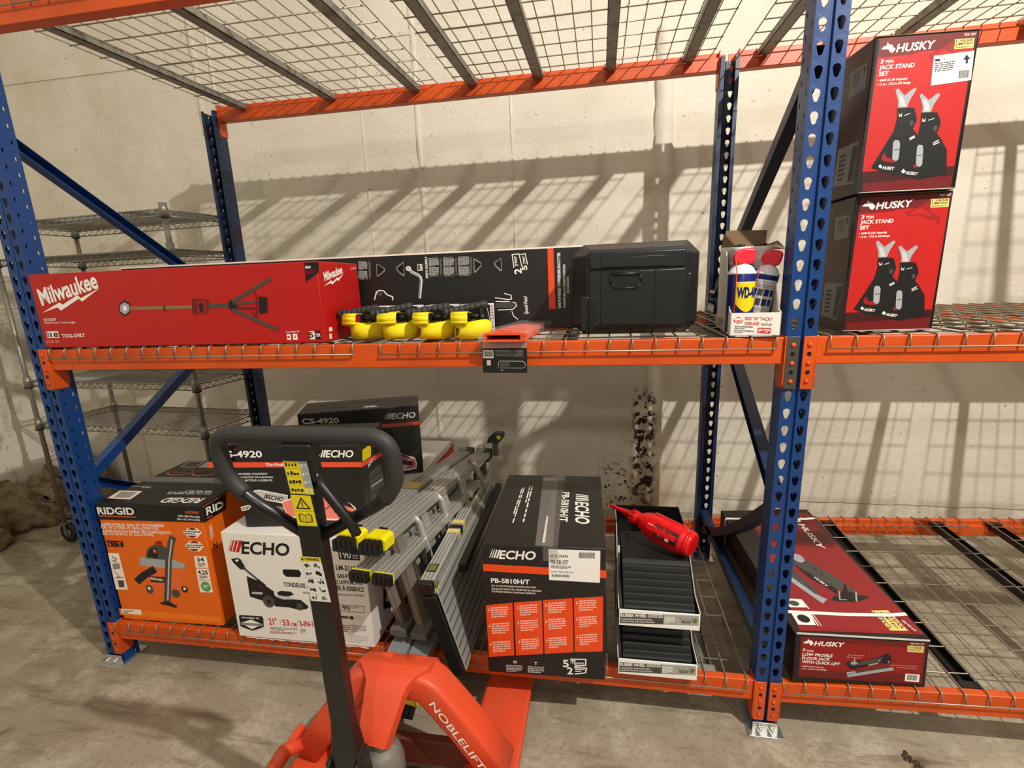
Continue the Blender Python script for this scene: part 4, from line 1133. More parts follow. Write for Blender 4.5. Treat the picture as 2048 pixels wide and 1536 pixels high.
# floor jack box on the tilted shelf
b = 'fj'; x, y, a, w, d, h, z = BOXES[b]; g = G(); g.box((0,0,0), (w,d,h), 'card_husky', bevel=.003); F = faces_of(b)
for n, f in (('fj_front','front'),('fj_top','top')): g.decal(n, *F[f])
g.poly([(-.0004,d-.005,.006),(-.0004,.005,.006),(-.0004,.005,h-.006),(-.0004,d-.005,h-.006)], 'card_husky_side')
o = g.obj('cardboard_box'); tag(o, 'long flat red floor jack box tied with a white strap, on the low shelf', 'box')
c, s = math.cos(math.radians(a)), math.sin(math.radians(a)); ux = Vector((c, s, .035*c)).normalized(); uy = Vector((-s, c, .026)); uy = (uy - ux*uy.dot(ux)).normalized(); uz = ux.cross(uy)
M = Matrix((ux, uy, uz)).transposed().to_4x4(); M.translation = (x, y, z + .003); o.matrix_world = M
for yy in (.115, .77):
    g = G(); t = .0022; pr = [(-.0075, -.0004), (.0075, -.0004), (.0075, .0004), (-.0075, .0004)]
    pts = [(-t, yy, .01), (-t, yy, h*.6), (-t, yy, h-.004), (.004, yy, h+t), (w*.5, yy-.012, h+t), (w*.85, yy-.016, h+t+.002), (w-.004, yy-.006, h+t), (w+t, yy, h-.004), (w+t, yy+.004, h*.6), (w+t, yy, .01)]
    for i in range(len(pts)-1):
        A, B = Vector(pts[i]), Vector(pts[i+1]); wv = Vector((0, .0075, 0)); g.poly([A-wv, B-wv, B+wv, A+wv], 'ink_white')
    g.obj('strap', o, mods=[('SOLIDIFY', dict(thickness=.0008))])

# ------------------------------------------------------------------ grease carton, cans, cartridges
x, y, a, w, d, h, z = BOXES['grease']; d = .30; g = G(); th = .0025; lip = .062
g.box((0,0,0), (w,d,th), 'tube_white'); g.box((0,0,th), (w,th,lip), 'card_white')
side = [(0,0,th), (0,d,th), (0,d,h), (0,d*.55,h*.92), (0,d*.28,h*.52), (0,d*.13,lip*1.15), (0,0,lip)]
g.prism(side, (th,0,0), 'card_white'); g.prism([(w-th, p[1], p[2]) for p in side], (th,0,0), 'card_white'); g.box((th,d-th,th), (w-th,d,h), 'card_white')
g.decal('grease_front', (0,0,0), (1,0,0), (0,0,1), (0,-1,0))
for e in DEC['grease_left']: pass
BOXD = .235
g.decal('grease_left', (0, BOXD, 0), (0,-1,0), (0,0,1), (-1,0,0))
gb = g.obj('display_carton', loc=(x,y,z), rotz=math.radians(a)); tag(gb, 'white cut-open carton with red lettering holding cans, beside the middle upright', 'carton')
g = G(); g.prism([(0,d,h), (w*1.02,d,h), (w*1.12,d+.05,h+.05), (.02,d+.05,h+.055)], (0,.002,0), 'card_brown'); tag(g.obj('rear_flap', gb), 'raised brown flap')
g = G(); g.prism([(w,d*.55,h*.93), (w,d,h), (w+.035,d-.01,h+.012), (w+.035,d*.6,h*.93)], (.0015,0,.0015), 'card_brown'); g.obj('side_flap', gb)
def grease_tube(px, py, label):
    g = G(); g.lathe([(.0255,0),(.0265,.003),(.0265,.225),(.0275,.226),(.0275,.236),(.025,.238),(0,.238)], 'tube_white', None, 24)
    for k, (z0, z1, m) in enumerate(((.05,.17,'ink_lgrey'),(.172,.178,'ink_dgrey'),(.18,.20,'ink_silver'))): g.lathe([(.0268,z0),(.0268,z1)], m, None, 24)
    q = math.radians(a); o = g.obj('grease_cartridge', loc=(x+math.cos(q)*px-math.sin(q)*py, y+math.sin(q)*px+math.cos(q)*py, z+th+.0005)); tag(o, label, 'grease cartridge', 'grease cartridges in the white carton')
    g = G(); g.lathe([(.010,.238),(.010,.246),(.0,.246)], 'black_plastic', None, 12); g.obj('tip_cap', o)
grease_tube(.034, .125, 'grey grease cartridge standing in the white carton behind the blue can')
grease_tube(.092, .125, 'grey grease cartridge standing in the white carton between the two red caps')
grease_tube(.034, .19, 'grey grease cartridge in the rear row of the white carton, at its closed side')
grease_tube(.092, .19, 'grey grease cartridge in the rear row of the white carton, near the upright')
def can(loc, rot, body, label, back):
    root = empty('spray_can', loc); root.rotation_euler = rot; tag(root, label, 'spray can', 'spray cans in the white carton')
    R_ = .0335; g = G()
    g.lathe([(.030,0),(R_,.003),(R_,.155),(R_-.001,.158)], body, None, 32); g.lathe([(R_+.0006,.154),(R_+.0012,.157),(.031,.161),(.028,.168),(.021,.176),(.0165,.179),(.0165,.183)], 'can_white', None, 32)
    cyl = lambda th_, zz, r=R_+.0004: Vector((r*math.sin(th_), -r*math.cos(th_), zz))
    def patch(t0, t1, z0f, z1f, m, n=14, off=.0004):
        for i in range(n):
            u, v = t0+(t1-t0)*i/n, t0+(t1-t0)*(i+1)/n
            g.poly([cyl(u, z0f((i)/n), R_+off), cyl(v, z0f((i+1)/n), R_+off), cyl(v, z1f((i+1)/n), R_+off), cyl(u, z1f(i/n), R_+off)], m)
    K = lambda c: (lambda u: c)
    def wrap(s, t0, t1, zb, hh, m, bold=2, off=.0008):
        dd = text(s, bold)
        if not dd: return
        vs, fs, tw = dd; V = [g.bm.verts.new(cyl(t0 + (t1-t0)*px/tw, zb + hh*py/.729, R_+off)) for px, py in vs]
        for f in fs: g.face([V[i] for i in f], m)
    if not back:
        patch(-.62, 1.02, lambda u: .078 - .022*math.sin(PI*min(1, max(0, u))), K(.133), 'ink_yellow2'); patch(-.62, 1.02, K(.133), K(.1345), 'ink_white', off=.0006)
        wrap('WD-40', -.56, .98, .094, .027, 'can_blue', 4); patch(-.7, 1.1, K(.036), K(.048), 'ink_pinkw'); patch(-.7, -.05, K(.024), K(.035), 'ink_red'); patch(.35, 1.1, K(.024), K(.035), 'ink_red')
        wrap('2', .05, .25, .037, .012, 'ink_red', 1); patch(.0, .35, lambda u: .020, K(.035), 'can_blue', off=.0006); patch(-.55, .0, K(.040), K(.043), 'ink_dgrey', off=.0007); patch(.4, .95, K(.040), K(.043), 'ink_dgrey', off=.0007); patch(-.5, .9, K(.006), K(.011), 'can_white')
    else:
        patch(-1.2, 1.3, K(.006), K(.138), 'ink_lgrey'); patch(-1.0, 1.2, K(.030), K(.037), 'ink_olive', off=.0006); patch(-1.4, 1.4, K(.141), K(.154), 'can_blue')
        for rz in (.098, .072):
            for k in range(4): patch(-.85+.5*k, -.45+.5*k, K(rz), K(rz+.018), 'can_blue' if k != 1 else 'ink_dgrey', 4, off=.0006)
        rg = random.Random(3)
        for rz in (.125, .120, .062, .057, .050, .045, .022, .017, .012):
            t = -1.0
            while t < 1.1:
                q = rg.uniform(.1, .35); patch(t, min(1.15, t+q), K(rz), K(rz+.0025), 'ink_grey', 3, off=.0006); t += q+.08
        patch(-1.7, -1.25, K(.05), K(.14), 'ink_black2', off=.0006)
    g.obj('can_body', root)
    g = G(); g.prism([(x_, -.018, z_) for x_, z_ in ((-.024,.186),(-.012,.179),(.022,.180),(.027,.190),(.0275,.214),(.020,.2195),(.0,.221),(-.016,.214),(-.026,.202))], (0,.036,0), 'cap_red', bevel=.005)
    g.obj('spray_cap', root)
    g = G(); g.tube(arc((-.022,-.008,.205), .009, PI*.1, PI*1.2, 8, (1,0,0), (0,0,1)), .0013, 'chrome_wire', 6)
    g.tube([(-.0215,-.0305,.012),(-.0215,-.0305,.16),(-.024,-.02,.20)], .0012, 'straw', 6); g.obj('straw', root)
    return root
k1 = can((-.150, .060, 1.3195), (0, 0, .05), 'can_blue', 'blue and yellow spray can with a red cap, upright in the white carton', False)
k2 = can((-.103, .105, 1.3200), (.0, .19, -.25), 'can_white', 'pale spray can with a red cap leaning out of the white carton, usage pictures showing', True)

k1.scale = (1.10, 1.10, 1.05); k2.scale = (1.0, 1.0, 1.04)

# ------------------------------------------------------------------ black hard case
g = G()
def octo(x0, x1, z0, z1, c, y): return [(x0+c, y, z0), (x1-c, y, z0), (x1, y, z0+c), (x1, y, z1-c), (x1-c, y, z1), (x0+c, y, z1), (x0, y, z1-c), (x0, y, z0+c)]
cs = empty('hard_case', (-.627, .03, 1.3165)); tag(cs, 'black plastic hard case with chamfered corners and a front handle slot, on the waist-high shelf', 'case')
levels = [(.045,.325,.026,.244,.012,0.0), (.041,.329,.022,.248,.016,.004), (.008,.362,.004,.262,.030,.060), (0,.368,0,.267,.034,.075), (0,.368,0,.267,.034,.265), (.01,.358,.008,.26,.034,.285)]
rings = [[g.bm.verts.new(p) for p in octo(a, b, c, d, e, f)] for a, b, c, d, e, f in levels]
g.face(rings[0], 'black_plastic'); g.face(rings[-1][::-1], 'black_plastic')
for A, B in zip(rings, rings[1:]):
    for i in range(8): g.face([A[i], A[(i+1) % 8], B[(i+1) % 8], B[i]], 'black_plastic')
body = g.obj('case_body', cs, mods=[('BEVEL', dict(width=.003, segments=2, limit_method='ANGLE'))])
g = G(); g.box((.052,-.006,.030), (.318,.004,.188), 'black_plastic', bevel=.003); g.box((.085,-.008,.034), (.232,-.002,.186), 'black_plastic', bevel=.002); g.box((.236,-.0075,.034), (.262,-.002,.186), 'black_plastic', bevel=.002); g.obj('front_panel', cs)
g = G(); g.box((.052,-.006,.193), (.318,.006,.240), 'black_plastic', bevel=.004); g.box((.085,-.009,.197), (.262,-.003,.226), 'black_plastic', bevel=.002); g.obj('lid', cs)
g = G(); q = [(.112,.178),(.196,.178),(.198,.150),(.184,.138),(.128,.138),(.113,.152)]
g.prism([(a,-.0085,b) for a, b in q], (0,-.0006,0), 'ink_hole'); 
for i in range(len(q)):
    A, B = q[i], q[(i+1) % len(q)]; g.tube([(A[0],-.009,A[1]), (B[0],-.009,B[1])], .0028 if i else .005, 'black_plastic', 6)
g.obj('handle_recess', cs)
for x0 in (.010,):
    g = G(); g.box((x0+.016,-.004,.016), (x0+.044,.05,.118), 'black_plastic', bevel=.005); g.box((x0+.040,-.009,.020), (x0+.058,-.001,.114), 'ink_hole', bevel=.002); g.obj('latch', cs)
g = G(); g.box((.318,.002,.118), (.338,.05,.176), 'black_plastic', bevel=.005); g.obj('latch', cs)

# ------------------------------------------------------------------ ratchet straps in hang boxes
def ratchet(kind):
    root = empty('ratchet_strap', (0,0,0))
    tag(root, 'x', 'ratchet strap', 'yellow ratchet straps in a row')
    # webbing coil: an oval roll standing on its edge, front at -y
    g = G(); n = 40
    for turn, (rx, ry) in enumerate(((.058,.050),(.054,.046),(.050,.042))):
        A = []
        for i in range(n):
            t = 2*PI*i/n; k = 1 + .02*math.sin(3*t+turn+kind); A.append((rx*k*math.cos(t), ry*k*math.sin(t), .004*math.sin(t*2+kind) + .002*turn))
        lo = [g.bm.verts.new((p[0], p[1], .001+abs(p[2]))) for p in A]; hi = [g.bm.verts.new((p[0]*.99, p[1]*.99, .051+p[2])) for p in A]; md = [g.bm.verts.new((p[0]*1.012, p[1]*1.012, .026+p[2])) for p in A]
        for i in range(n):
            j = (i+1) % n; g.face([lo[i], lo[j], md[j], md[i]], 'webbing', True); g.face([md[i], md[j], hi[j], hi[i]], 'webbing', True)
    if kind >= 2:                                              # printed maker's mark on the webbing
        f = lambda t, zz: (.0600*math.cos(t), -.0535*math.sin(-t) if False else .0525*math.sin(t), zz)
        t0 = -2.55
        for seg in ([(0,.040),(.10,.026),(.02,.014)], [(.10,.026),(.22,.036),(.30,.026),(.20,.018),(.12,.024)], [(.10,.026),(.16,.010)]):
            for A, B in zip(seg, seg[1:]):
                P, Q = Vector(f(t0+A[0], A[1])), Vector(f(t0+B[0], B[1])); u = Vector((0,0,.0022)) if abs(A[1]-B[1]) < .008 else Vector((.002,-.001,0)); g.poly([P-u, Q-u, Q+u, P+u], 'ink_maroon')
    g.obj('webbing_coil', root, mods=[('SOLIDIFY', dict(thickness=.0022))])
    g = G(); x0 = -.058; tw = .012 if kind == 1 else 0
    pr = [(-.052,.048),(-.056,.058),(-.053,.076),(-.042,.084),(-.02,.083),(.03,.075)]
    for A, B in zip(pr, pr[1:]):
        g.poly([(x0, A[0], A[1]), (x0+.052+tw, A[0], A[1]+tw*.3), (x0+.052+tw, B[0], B[1]+tw*.3), (x0, B[0], B[1])], 'webbing', True)
    g.obj('webbing_tail', root, mods=[('SOLIDIFY', dict(thickness=.002))])
    g = G(); M = Matrix.Translation((-.082,-.026+.004*kind,.082)) @ Matrix.Rotation(.26, 4, 'Z') @ Matrix.Rotation(-.13-.03*(kind % 2), 4, 'Y') @ Matrix.Rotation(PI/2, 4, 'Y'); pf = [(.008,-.006),(.0145,-.004),(.0150,.006),(.0125,.008)]
    for k in range(7): pf += [(.0128, .008+k*.017), (.0128, .020+k*.017), (.0112, .0215+k*.017), (.0112, .0235+k*.017)]
    pf += [(.0125,.130),(.008,.134)]
    g.lathe(pf, 'grip', M, 14); g.obj('ratchet_grip', root)
    g = G(); g.box((-.012,-.02,.052), (-.007,.02,.094), 'black_plastic', bevel=.002); g.box((.026,-.02,.052), (.031,.02,.094), 'black_plastic', bevel=.002)
    g.lathe([(.009,0),(.009,.045)], 'deck_black', Matrix.Translation((-.013,-.006,.068)) @ Matrix.Rotation(PI/2, 4, 'Y'), 14); g.lathe([(.004,0),(.006,.004),(0,.006)], 'chrome_wire', Matrix.Translation((.031,-.010,.068)) @ Matrix.Rotation(PI/2, 4, 'Y'), 10); g.obj('ratchet_frame', root)
    g = G(); g.box((-.052,.052,.001), (.0475,.125,.100), 'card_black', bevel=.0015); g.box((.0472,.054,.003), (.0486,.123,.1005), 'shipping_white'); g.box((-.052,.053,.099), (.0485,.124,.1012), 'shipping_white')
    rr = random.Random(kind)
    for k in range(9):
        zz = .09-.0095*k; g.box((.0485,.060,zz), (.0489,.060+rr.uniform(.03,.056),zz+.004), 'ink_grey')
    g.tube([(.042,.051,.03),(.044,.0505,.06),(.038,.0505,.088),(.02,.0505,.094),(-.03,.0505,.093)], .0008, 'ink_white', 5); g.obj('hang_box', root)
    return root
for k, (px, py, rz, lab) in enumerate(((-1.318,.118,-.16,'yellow ratchet strap touching the end of the long red box'), (-1.190,.092,.06,'yellow ratchet strap with a twisted tail, second from the red box'),
        (-1.062,.074,.0,'yellow ratchet strap with a dark mark, third from the red box'), (-.935,.056,.04,'yellow ratchet strap nearest the orange plastic-wrapped bar'))):
    r_ = ratchet(k); r_.location = (px, py, 1.3165); r_.rotation_euler.z = rz; r_['label'] = lab

# ------------------------------------------------------------------ saw-bar guard in a clear bag with its hanging card
sb = empty('saw_bar_guard', (-.82, -.055, 1.3162)); tag(sb, 'orange bar guard in a clear bag with a black barcode card hanging over the beam', 'saw bar guard'); sb.rotation_euler.z = math.radians(-7)
g = G(); w2 = .061
pf = [(-w2,0),(w2,0),(w2,.006),(w2-.005,.010),(w2,.014),(w2-.002,.024),(-w2+.002,.024),(-w2,.014),(-w2+.005,.010),(-w2,.006)]
pi_ = [(x*.86, .004+(z-.012)*.55+.008) for x, z in pf]
n = len(pf); A = [g.bm.verts.new((x,0,z)) for x, z in pf]; B = [g.bm.verts.new((x*.8,.335,z)) for x, z in pf]; Ci = [g.bm.verts.new((x,0,z)) for x, z in pi_]; Di = [g.bm.verts.new((x,.16,z)) for x, z in pi_]
for i in range(n):
    j = (i+1) % n; g.face([A[i],A[j],B[j],B[i]], 'orange_plastic'); g.face([A[j],A[i],Ci[i],Ci[j]], 'orange_plastic'); g.face([Ci[j],Ci[i],Di[i],Di[j]], 'orange_plastic')
g.face(B, 'orange_plastic'); g.face(Di[::-1], 'orange_plastic'); g.obj('guard', sb)
g = G(); r = random.Random(8); N, K = 16, 12; rows = []
for i in range(N+1):
    y = -.012 + .375*i/N; ring = []
    for k in range(K):
        t = 2*PI*k/K; x = .074*math.copysign(abs(math.cos(t))**.5, math.cos(t))*(1-.12*i/N); zc = .0155+.0145*math.copysign(abs(math.sin(t))**.6, math.sin(t))
        ring.append(g.bm.verts.new((x + r.uniform(-.004,.004), y, max(.0008, zc + (r.uniform(-.001,.006) if zc > .02 else 0)))))
    rows.append(ring)
for i in range(N):
    for k in range(K): g.face([rows[i][k], rows[i][(k+1) % K], rows[i+1][(k+1) % K], rows[i+1][k]], 'clear_film', True)
g.obj('plastic_bag', sb)
g = G(); g.prism([(-.078,.030,-.098),(.062,.028,-.096),(.062,.030,-.022),(-.078,.030,-.024)], (0,-.0008,0), 'card_black')
cy = .0288; P = lambda u, v: (-.078+.14*u, cy, -.097+.074*v)
def pr(u0,v0,u1,v1,m,o=.0002): g.poly([(P(a,b)[0], cy-o, P(a,b)[2]) for a, b in ((u0,v0),(u1,v0),(u1,v1),(u0,v1))], m)
pr(.02,.60,.26,.92,'ink_white'); 
for k in range(14): pr(.04+.0145*k,.66,.046+.0145*k+(.004 if k % 3 else 0),.88,'ink_black',.0004)
for k in range(5): pr(.30,.90-.055*k,.30+(.35,.6,.42,.62,.5)[k],.925-.055*k,'ink_grey'); pr(.70,.90-.055*k,.92,.92-.055*k,'ink_grey')
g.tube(rnd_poly([(P(.38,.20)[0],cy-.0005,P(0,.20)[2]),(P(.92,.20)[0],cy-.0005,P(0,.20)[2]),(P(.98,.34)[0],cy-.0005,P(0,.34)[2]),(P(.92,.48)[0],cy-.0005,P(0,.48)[2]),(P(.36,.48)[0],cy-.0005,P(0,.48)[2]),(P(.36,.20)[0],cy-.0005,P(0,.20)[2])], .008, 3), .0008, 'ink_lgrey', 5)
pr(.40,.24,.62,.44,'ink_dgrey'); pr(.68,.32,.82,.38,'ink_white'); pr(.10,.30,.19,.52,'ink_lgrey'); 
g.poly([(P(.40,.06)[0],cy-.0003,P(0,.12)[2]),(P(.5,.0)[0],cy-.0003,P(0,.04)[2]),(P(.6,.06)[0],cy-.0003,P(0,.12)[2])], 'ink_white')
c_ = g.obj('hanging_card', sb); tag(c_, 'black card with a barcode')
g = G(); g.prism([(-.078,.0305,-.024),(.062,.0305,-.022),(.066,.022,.004),(-.074,.022,.004)], (0,-.0004,0), 'clear_film'); g.obj('bag_header', sb)

# ------------------------------------------------------------------ wheel chock trays
def tray(z, label):
    root = empty('display_tray', (-.4785, -.031, z)); tag(root, label, 'display tray', 'stacked wheel chock trays')
    w, d, th = .252, .52, .003; g = G()
    g.box((0,0,0), (w,d,th), 'card_white'); g.box((0,0,th), (w,.004,.058), 'shipping_white', bevel=.0015)
    sp = [(0,.004,th), (0,d,th), (0,d,.186), (0,d*.62,.186), (0,.10,.060), (0,.004,.058)]
    for x in (0, w-th): g.prism([(x, p[1], p[2]) for p in sp], (th,0,0), 'ink_black2')
    for x in (-.0006, w): 
        g.tube([(x+.0003 if x < 0 else x, p[1], p[2]+.001) for p in sp[2:][::-1]], .002, 'tube_white', 5)
    g.box((th,d-th,th), (w-th,d,.186), 'ink_black2')
    g.decal('chock', (0,-.0002,0), (1,0,0), (0,0,1), (0,-1,0)); g.obj('tray', root); return root
def chock(loc, label):
    g = G(); w = .222; prof = [(0,.0),(.004,.052)]
    n = 6
    for k in range(n):                                         # stepped ribs up the slope
        y0, z0 = .008+.128*k/n, .058+.080*k/n; prof += [(y0, z0), (y0+.004, z0+.012), (y0+.017, z0+.013)]
    prof += [(.138,.148),(.142,.150),(.345,.150),(.350,.146),(.352,0)]
    g.prism([(0,y,z) for y, z in prof], (w,0,0), 'black_rubber', bevel=0)
    for k in range(n):
        y0, z0 = .008+.128*k/n, .058+.080*k/n; g.prism([(.004,y0+.0035,z0+.0115),(.004,y0+.0035,z0+.0135),(.004,y0+.0075,z0+.0138),(.004,y0+.0075,z0+.0118)], (w-.008,0,0), 'lit_rubber_edge')  # paler strips paint the light caught along each rib edge
    g.prism([(.002,.1375,.1485),(.002,.1375,.1505),(.002,.142,.1508),(.002,.142,.149)], (w-.004,0,0), 'lit_rubber_edge')  # same painted edge light along the crest
    for sx in (.006, w-.036):
        for k in range(9):
            y = .155+.02*k; q = [(sx,y,.1502),(sx+.026,y+.012,.1502),(sx+.026,y+.018,.1502),(sx,y+.006,.1502)]; g.prism(q, (0,0,.0016), 'black_rubber')
    for k in range(8): q = .05+.016*k; g.prism([(q,.150,.1502),(q+.008,.150,.1502),(q+.014,.172,.1502),(q+.006,.172,.1502)], (0,0,.0016), 'black_rubber')
    o = g.obj('wheel_chock', loc=loc); tag(o, label, 'wheel chock', 'black rubber wheel chocks'); return o
tray(.1965, 'white display tray reading rubber wheel chocks, lower of the two, on the deck'); tray(.3835, 'white display tray reading rubber wheel chocks, upper of the two')
chock((-.463, -.020, .1998), 'ribbed black rubber wheel chock in the lower tray, under the upper tray')
chock((-.463, -.020, .3868), 'ribbed black rubber wheel chock in the upper tray, under the red bottle')

# red bottle lying on the upper chock
root = empty('oil_bottle', (-.235, .150, .5882)); tag(root, 'red plastic bottle with a long spout lying on the upper wheel chock', 'bottle')
ax = Vector((-.262, .19, .046)); ln = ax.length; q = ax.to_track_quat('Z', 'Y'); root.rotation_mode = 'QUATERNION'; root.rotation_quaternion = q
g = G(); g.lathe([(.036,-.012),(.043,-.008),(.045,0),(.043,.012),(.046,.018),(.048,.03),(.048,.12),(.046,.15),(.038,.178),(.026,.198),(.021,.206),(.021,.210)], 'red_plastic', None, 36, sx=1.0, sy=.98); g.lathe([(.0455,.004),(.0468,.007),(.0455,.010)], 'red_plastic', None, 36)
for t0 in (0, PI/2, PI, 3*PI/2):
    g.box((-.010,.0455,.035), (.010,.0495,.150), 'red_plastic', Matrix.Rotation(t0+.35, 4, 'Z'), bevel=.003)
b_ = g.obj('bottle_body', root)
g = G(); g.lathe([(.0225,.207),(.024,.209),(.024,.222),(.020,.224),(.019,.238),(.016,.240),(.0085,.290),(.0065,.300),(.006,.330),(.0048,.332),(0,.332)], 'red_plastic', None, 20)
for k in range(10): g.box((.0195,-.0016,.209), (.0255,.0016,.236), 'red_plastic', Matrix.Rotation(2*PI*k/10, 4, 'Z'))
g.obj('spout_cap', root)
g = G(); cyl = lambda t, zz, o=.0488: Vector((o*math.cos(t), o*.98*math.sin(t), zz))
def cp(t0,t1,z0,z1,m,o=.0487,n=8):
    for i in range(n): a0, a1 = t0+(t1-t0)*i/n, t0+(t1-t0)*(i+1)/n; g.poly([cyl(a0,z0,o), cyl(a1,z0,o), cyl(a1,z1,o), cyl(a0,z1,o)], m)
T0 = None
# the bottle's label faces the lens side: find the angle of local axes that points down and to the front
inv = q.to_matrix().inverted(); dv = inv @ Vector((.1, -.75, .25)); ang = math.atan2(dv.y, dv.x)
cp(ang-.75, ang+.35, .028, .120, 'ink_maroon'); cp(ang-.6, ang+.2, .034, .050, 'ink_black2', .0491); cp(ang-.62, ang-.1, .058, .072, 'ink_pinkw', .0491); cp(ang-.5, ang+.25, .080, .088, 'ink_red2', .0491); cp(ang-.30, ang+.1, .122, .146, 'ink_lgrey', .0475)
for k in range(5): cp(ang-.5+.06*k, ang-.1+.05*k, .094+.005*k, .096+.005*k, 'ink_pinkw', .0491)
g.obj('bottle_label', root)

# ------------------------------------------------------------------ aluminium ladder folded and lying on its edge
lad = empty('ladder', (-1.300, -.10, .1965)); lad.rotation_euler.z = math.radians(-6.9); tag(lad, 'folded aluminium ladder lying on its edge, yellow and black feet toward the pallet jack', 'ladder')
def stile(x, z, y0, y1, flare, mat, foot, w=.072, h=.030, drop=0.):
    """box rail along y; its foot end bends by flare"""
    pts = [(x, y1, z-drop), (x, .52, z), (x, .42, z), (x, y0+.13, z+(flare*.75 if flare > 0 else flare*.1)), (x, y0, z+flare)]
    g = G(); g.sweep(rnd_poly(pts, .05, 3), [(-w/2,-h/2),(w/2,-h/2),(w/2,h/2),(-w/2,h/2)], mat, smooth=False)
    for k in (-.3, 0, .3): g.sweep(rnd_poly([(p[0], p[1], p[2]+ (h/2+.0004)*(1 if z > .2 else -1)) for p in pts], .05, 3), [(k*w-.0015,-.0006),(k*w+.0015,-.0006),(k*w+.0015,.0006),(k*w-.0015,.0006)], 'alu_dark', smooth=False)
    s_ = g.obj('stile', lad)
    d = (Vector(pts[-1])-Vector(pts[-2])).normalized()
    if foot == 'sleeve':
        g = G(); e = Vector(pts[-1]); a = e - d*.055
        g.sweep([a, e + d*.006], [(-w/2-.005,-h/2-.006),(w/2-.004,-h/2-.006),(w/2+.005,-h/2+.006),(w/2+.005,h/2-.002),(w/2-.008,h/2+.007),(-w/2+.008,h/2+.007),(-w/2-.005,h/2-.002)], 'yellow_plastic', smooth=False)
        g.box((x-.018, a.y+.006, a.z+h/2+.006), (x+.014, a.y+.013, a.z+h/2+.0085), 'ink_black'); g.obj('foot_sleeve', s_)
        g = G()
        for k in range(4):
            xx = x-w/2+.002+k*w*.245; g.sweep([e + d*.004, e + d*.040], [(xx-x,-h/2-.010),(xx-x+w*.225,-h/2-.010),(xx-x+w*.225,h/2-.002+.004*(k < 3)),(xx-x+.004,h/2+.002)], 'black_rubber', smooth=False)
        g.sweep([e, e + d*.034], [(-w/2+.002,-h/2-.006),(w/2-.002,-h/2-.006),(w/2-.002,h/2-.003),(-w/2+.002,h/2-.003)], 'black_rubber', smooth=False); g.obj('rubber_foot', s_)
    elif foot == 'cap':
        g = G(); e = Vector(pts[-1]); g.sweep([e - d*.003, e + d*.002], [(-w/2-.003,-h/2-.003),(w/2+.003,-h/2-.003),(w/2+.003,h/2+.003),(-w/2-.003,h/2+.003)], 'yellow_plastic', smooth=False)
        g.sweep([e + d*.002, e + d*.022], [(-w/2-.002,-h/2-.002),(w/2+.002,-h/2-.002),(w/2+.002,h/2+.002),(-w/2-.002,h/2+.002)], 'black_rubber', smooth=False)
        for k in range(4): g.sweep([e + d*.018, e + d*.026], [(-w/2+k*w*.25,-h/2-.001),(-w/2+k*w*.25+w*.16,-h/2-.001),(-w/2+k*w*.25+w*.16,h/2),(-w/2+k*w*.25,h/2)], 'black_rubber', smooth=False)
        g.obj('rubber_foot', s_)
    return s_
TZ = .463
for x in (-.062, .036): stile(x, TZ, .0, 1.06, .014, 'alu', 'sleeve', drop=.04)
for x in (-.006, .078): stile(x, TZ-.092, -.03, .80, .004, 'alu', 'cap', .062, .028)
for x in (.052, .134): stile(x, .045, -.075, .74, -.10, 'fibre_grey', 'sleeve' if x > .1 else 'cap')
for x in (.050, .130): stile(x, .105, .06, .70, -.01, 'alu_dark', 'none', .060, .026)
for i in range(4):
    y = .12 + .19*i
    for x0, x1 in ((.055, -.045), (.130, .045)):
        g = G(); z0, z1 = .06, TZ-.016
        g.sweep([(x0, y, z0), (x1, y, z1)], [(-.014,-.022),(.014,-.022),(.014,.022),(-.014,.022)], 'rung_alu' if i < 1 else 'alu', up=(0,1,0), smooth=False)
        for q_ in (-.008, .008): g.sweep([(x0+q_, y-.0228, z0), (x1+q_, y-.0228, z1)], [(-.0012,-.001),(.0012,-.001),(.0012,.001),(-.0012,.001)], 'alu_dark', up=(0,1,0), smooth=False)
        g.obj('rung', lad)
for i in range(4):
    y = .22 + .20*i
    g = G(); g.sweep([(.050, y, TZ+.014), (.080, y+.004, TZ-.02), (.108, y+.012, TZ-.15), (.112, y+.02, TZ-.24)], [(-.016,-.002),(.016,-.002),(.016,.002),(-.016,.002)], 'alu', up=(0,1,0), smooth=True); g.obj('rung_brace', lad)
g = G(); g.box((.116,.20,.17), (.1175,.44,.34), 'card_black'); g.text('20', (.1178,.42,.22), (0,0,1), (0,-1,0), .06, .035, 'ink_white', 2)
g.prism([(.1178,.25,.22),(.1178,.31,.22),(.1178,.325,.25),(.1178,.31,.29),(.1178,.28,.30),(.1178,.25,.28)], (.0003,0,0), 'ink_white'); g.prism([(.1182,.27,.24),(.1182,.295,.24),(.1182,.295,.27),(.1182,.27,.27)], (.0003,0,0), 'ink_black')
t_ = g.obj('warning_label', lad); tag(t_, 'black label with white lettering')
TH = TZ-.04
for x in (-.062, .036):
    g = G(); g.box((x-.036,1.03,TH-.035), (x+.036,1.10,TH+.020), 'black_plastic', bevel=.006); g.box((x-.030,1.02,TH-.01), (x+.010,1.07,TH+.045), 'alu', bevel=.004); g.obj('hinge', lad)
g = G(); g.prism([(.045,1.08,TH+.05),(.12,1.065,TH+.062),(.135,1.08,TH+.085),(.125,1.10,TH+.10),(.075,1.105,TH+.098),(.052,1.095,TH+.075)], (0,.05,0), 'black_plastic', bevel=.004); g.lathe([(.012,0),(.012,.004),(0,.005)], 'yellow_plastic', Matrix.Translation((.118,1.07,TH+.088)) @ Matrix.Rotation(PI/2,4,'X'), 12); g.box((.075,1.09,TH-.02), (.10,1.12,TH+.07), 'alu_dark'); g.obj('lock_knob', lad)
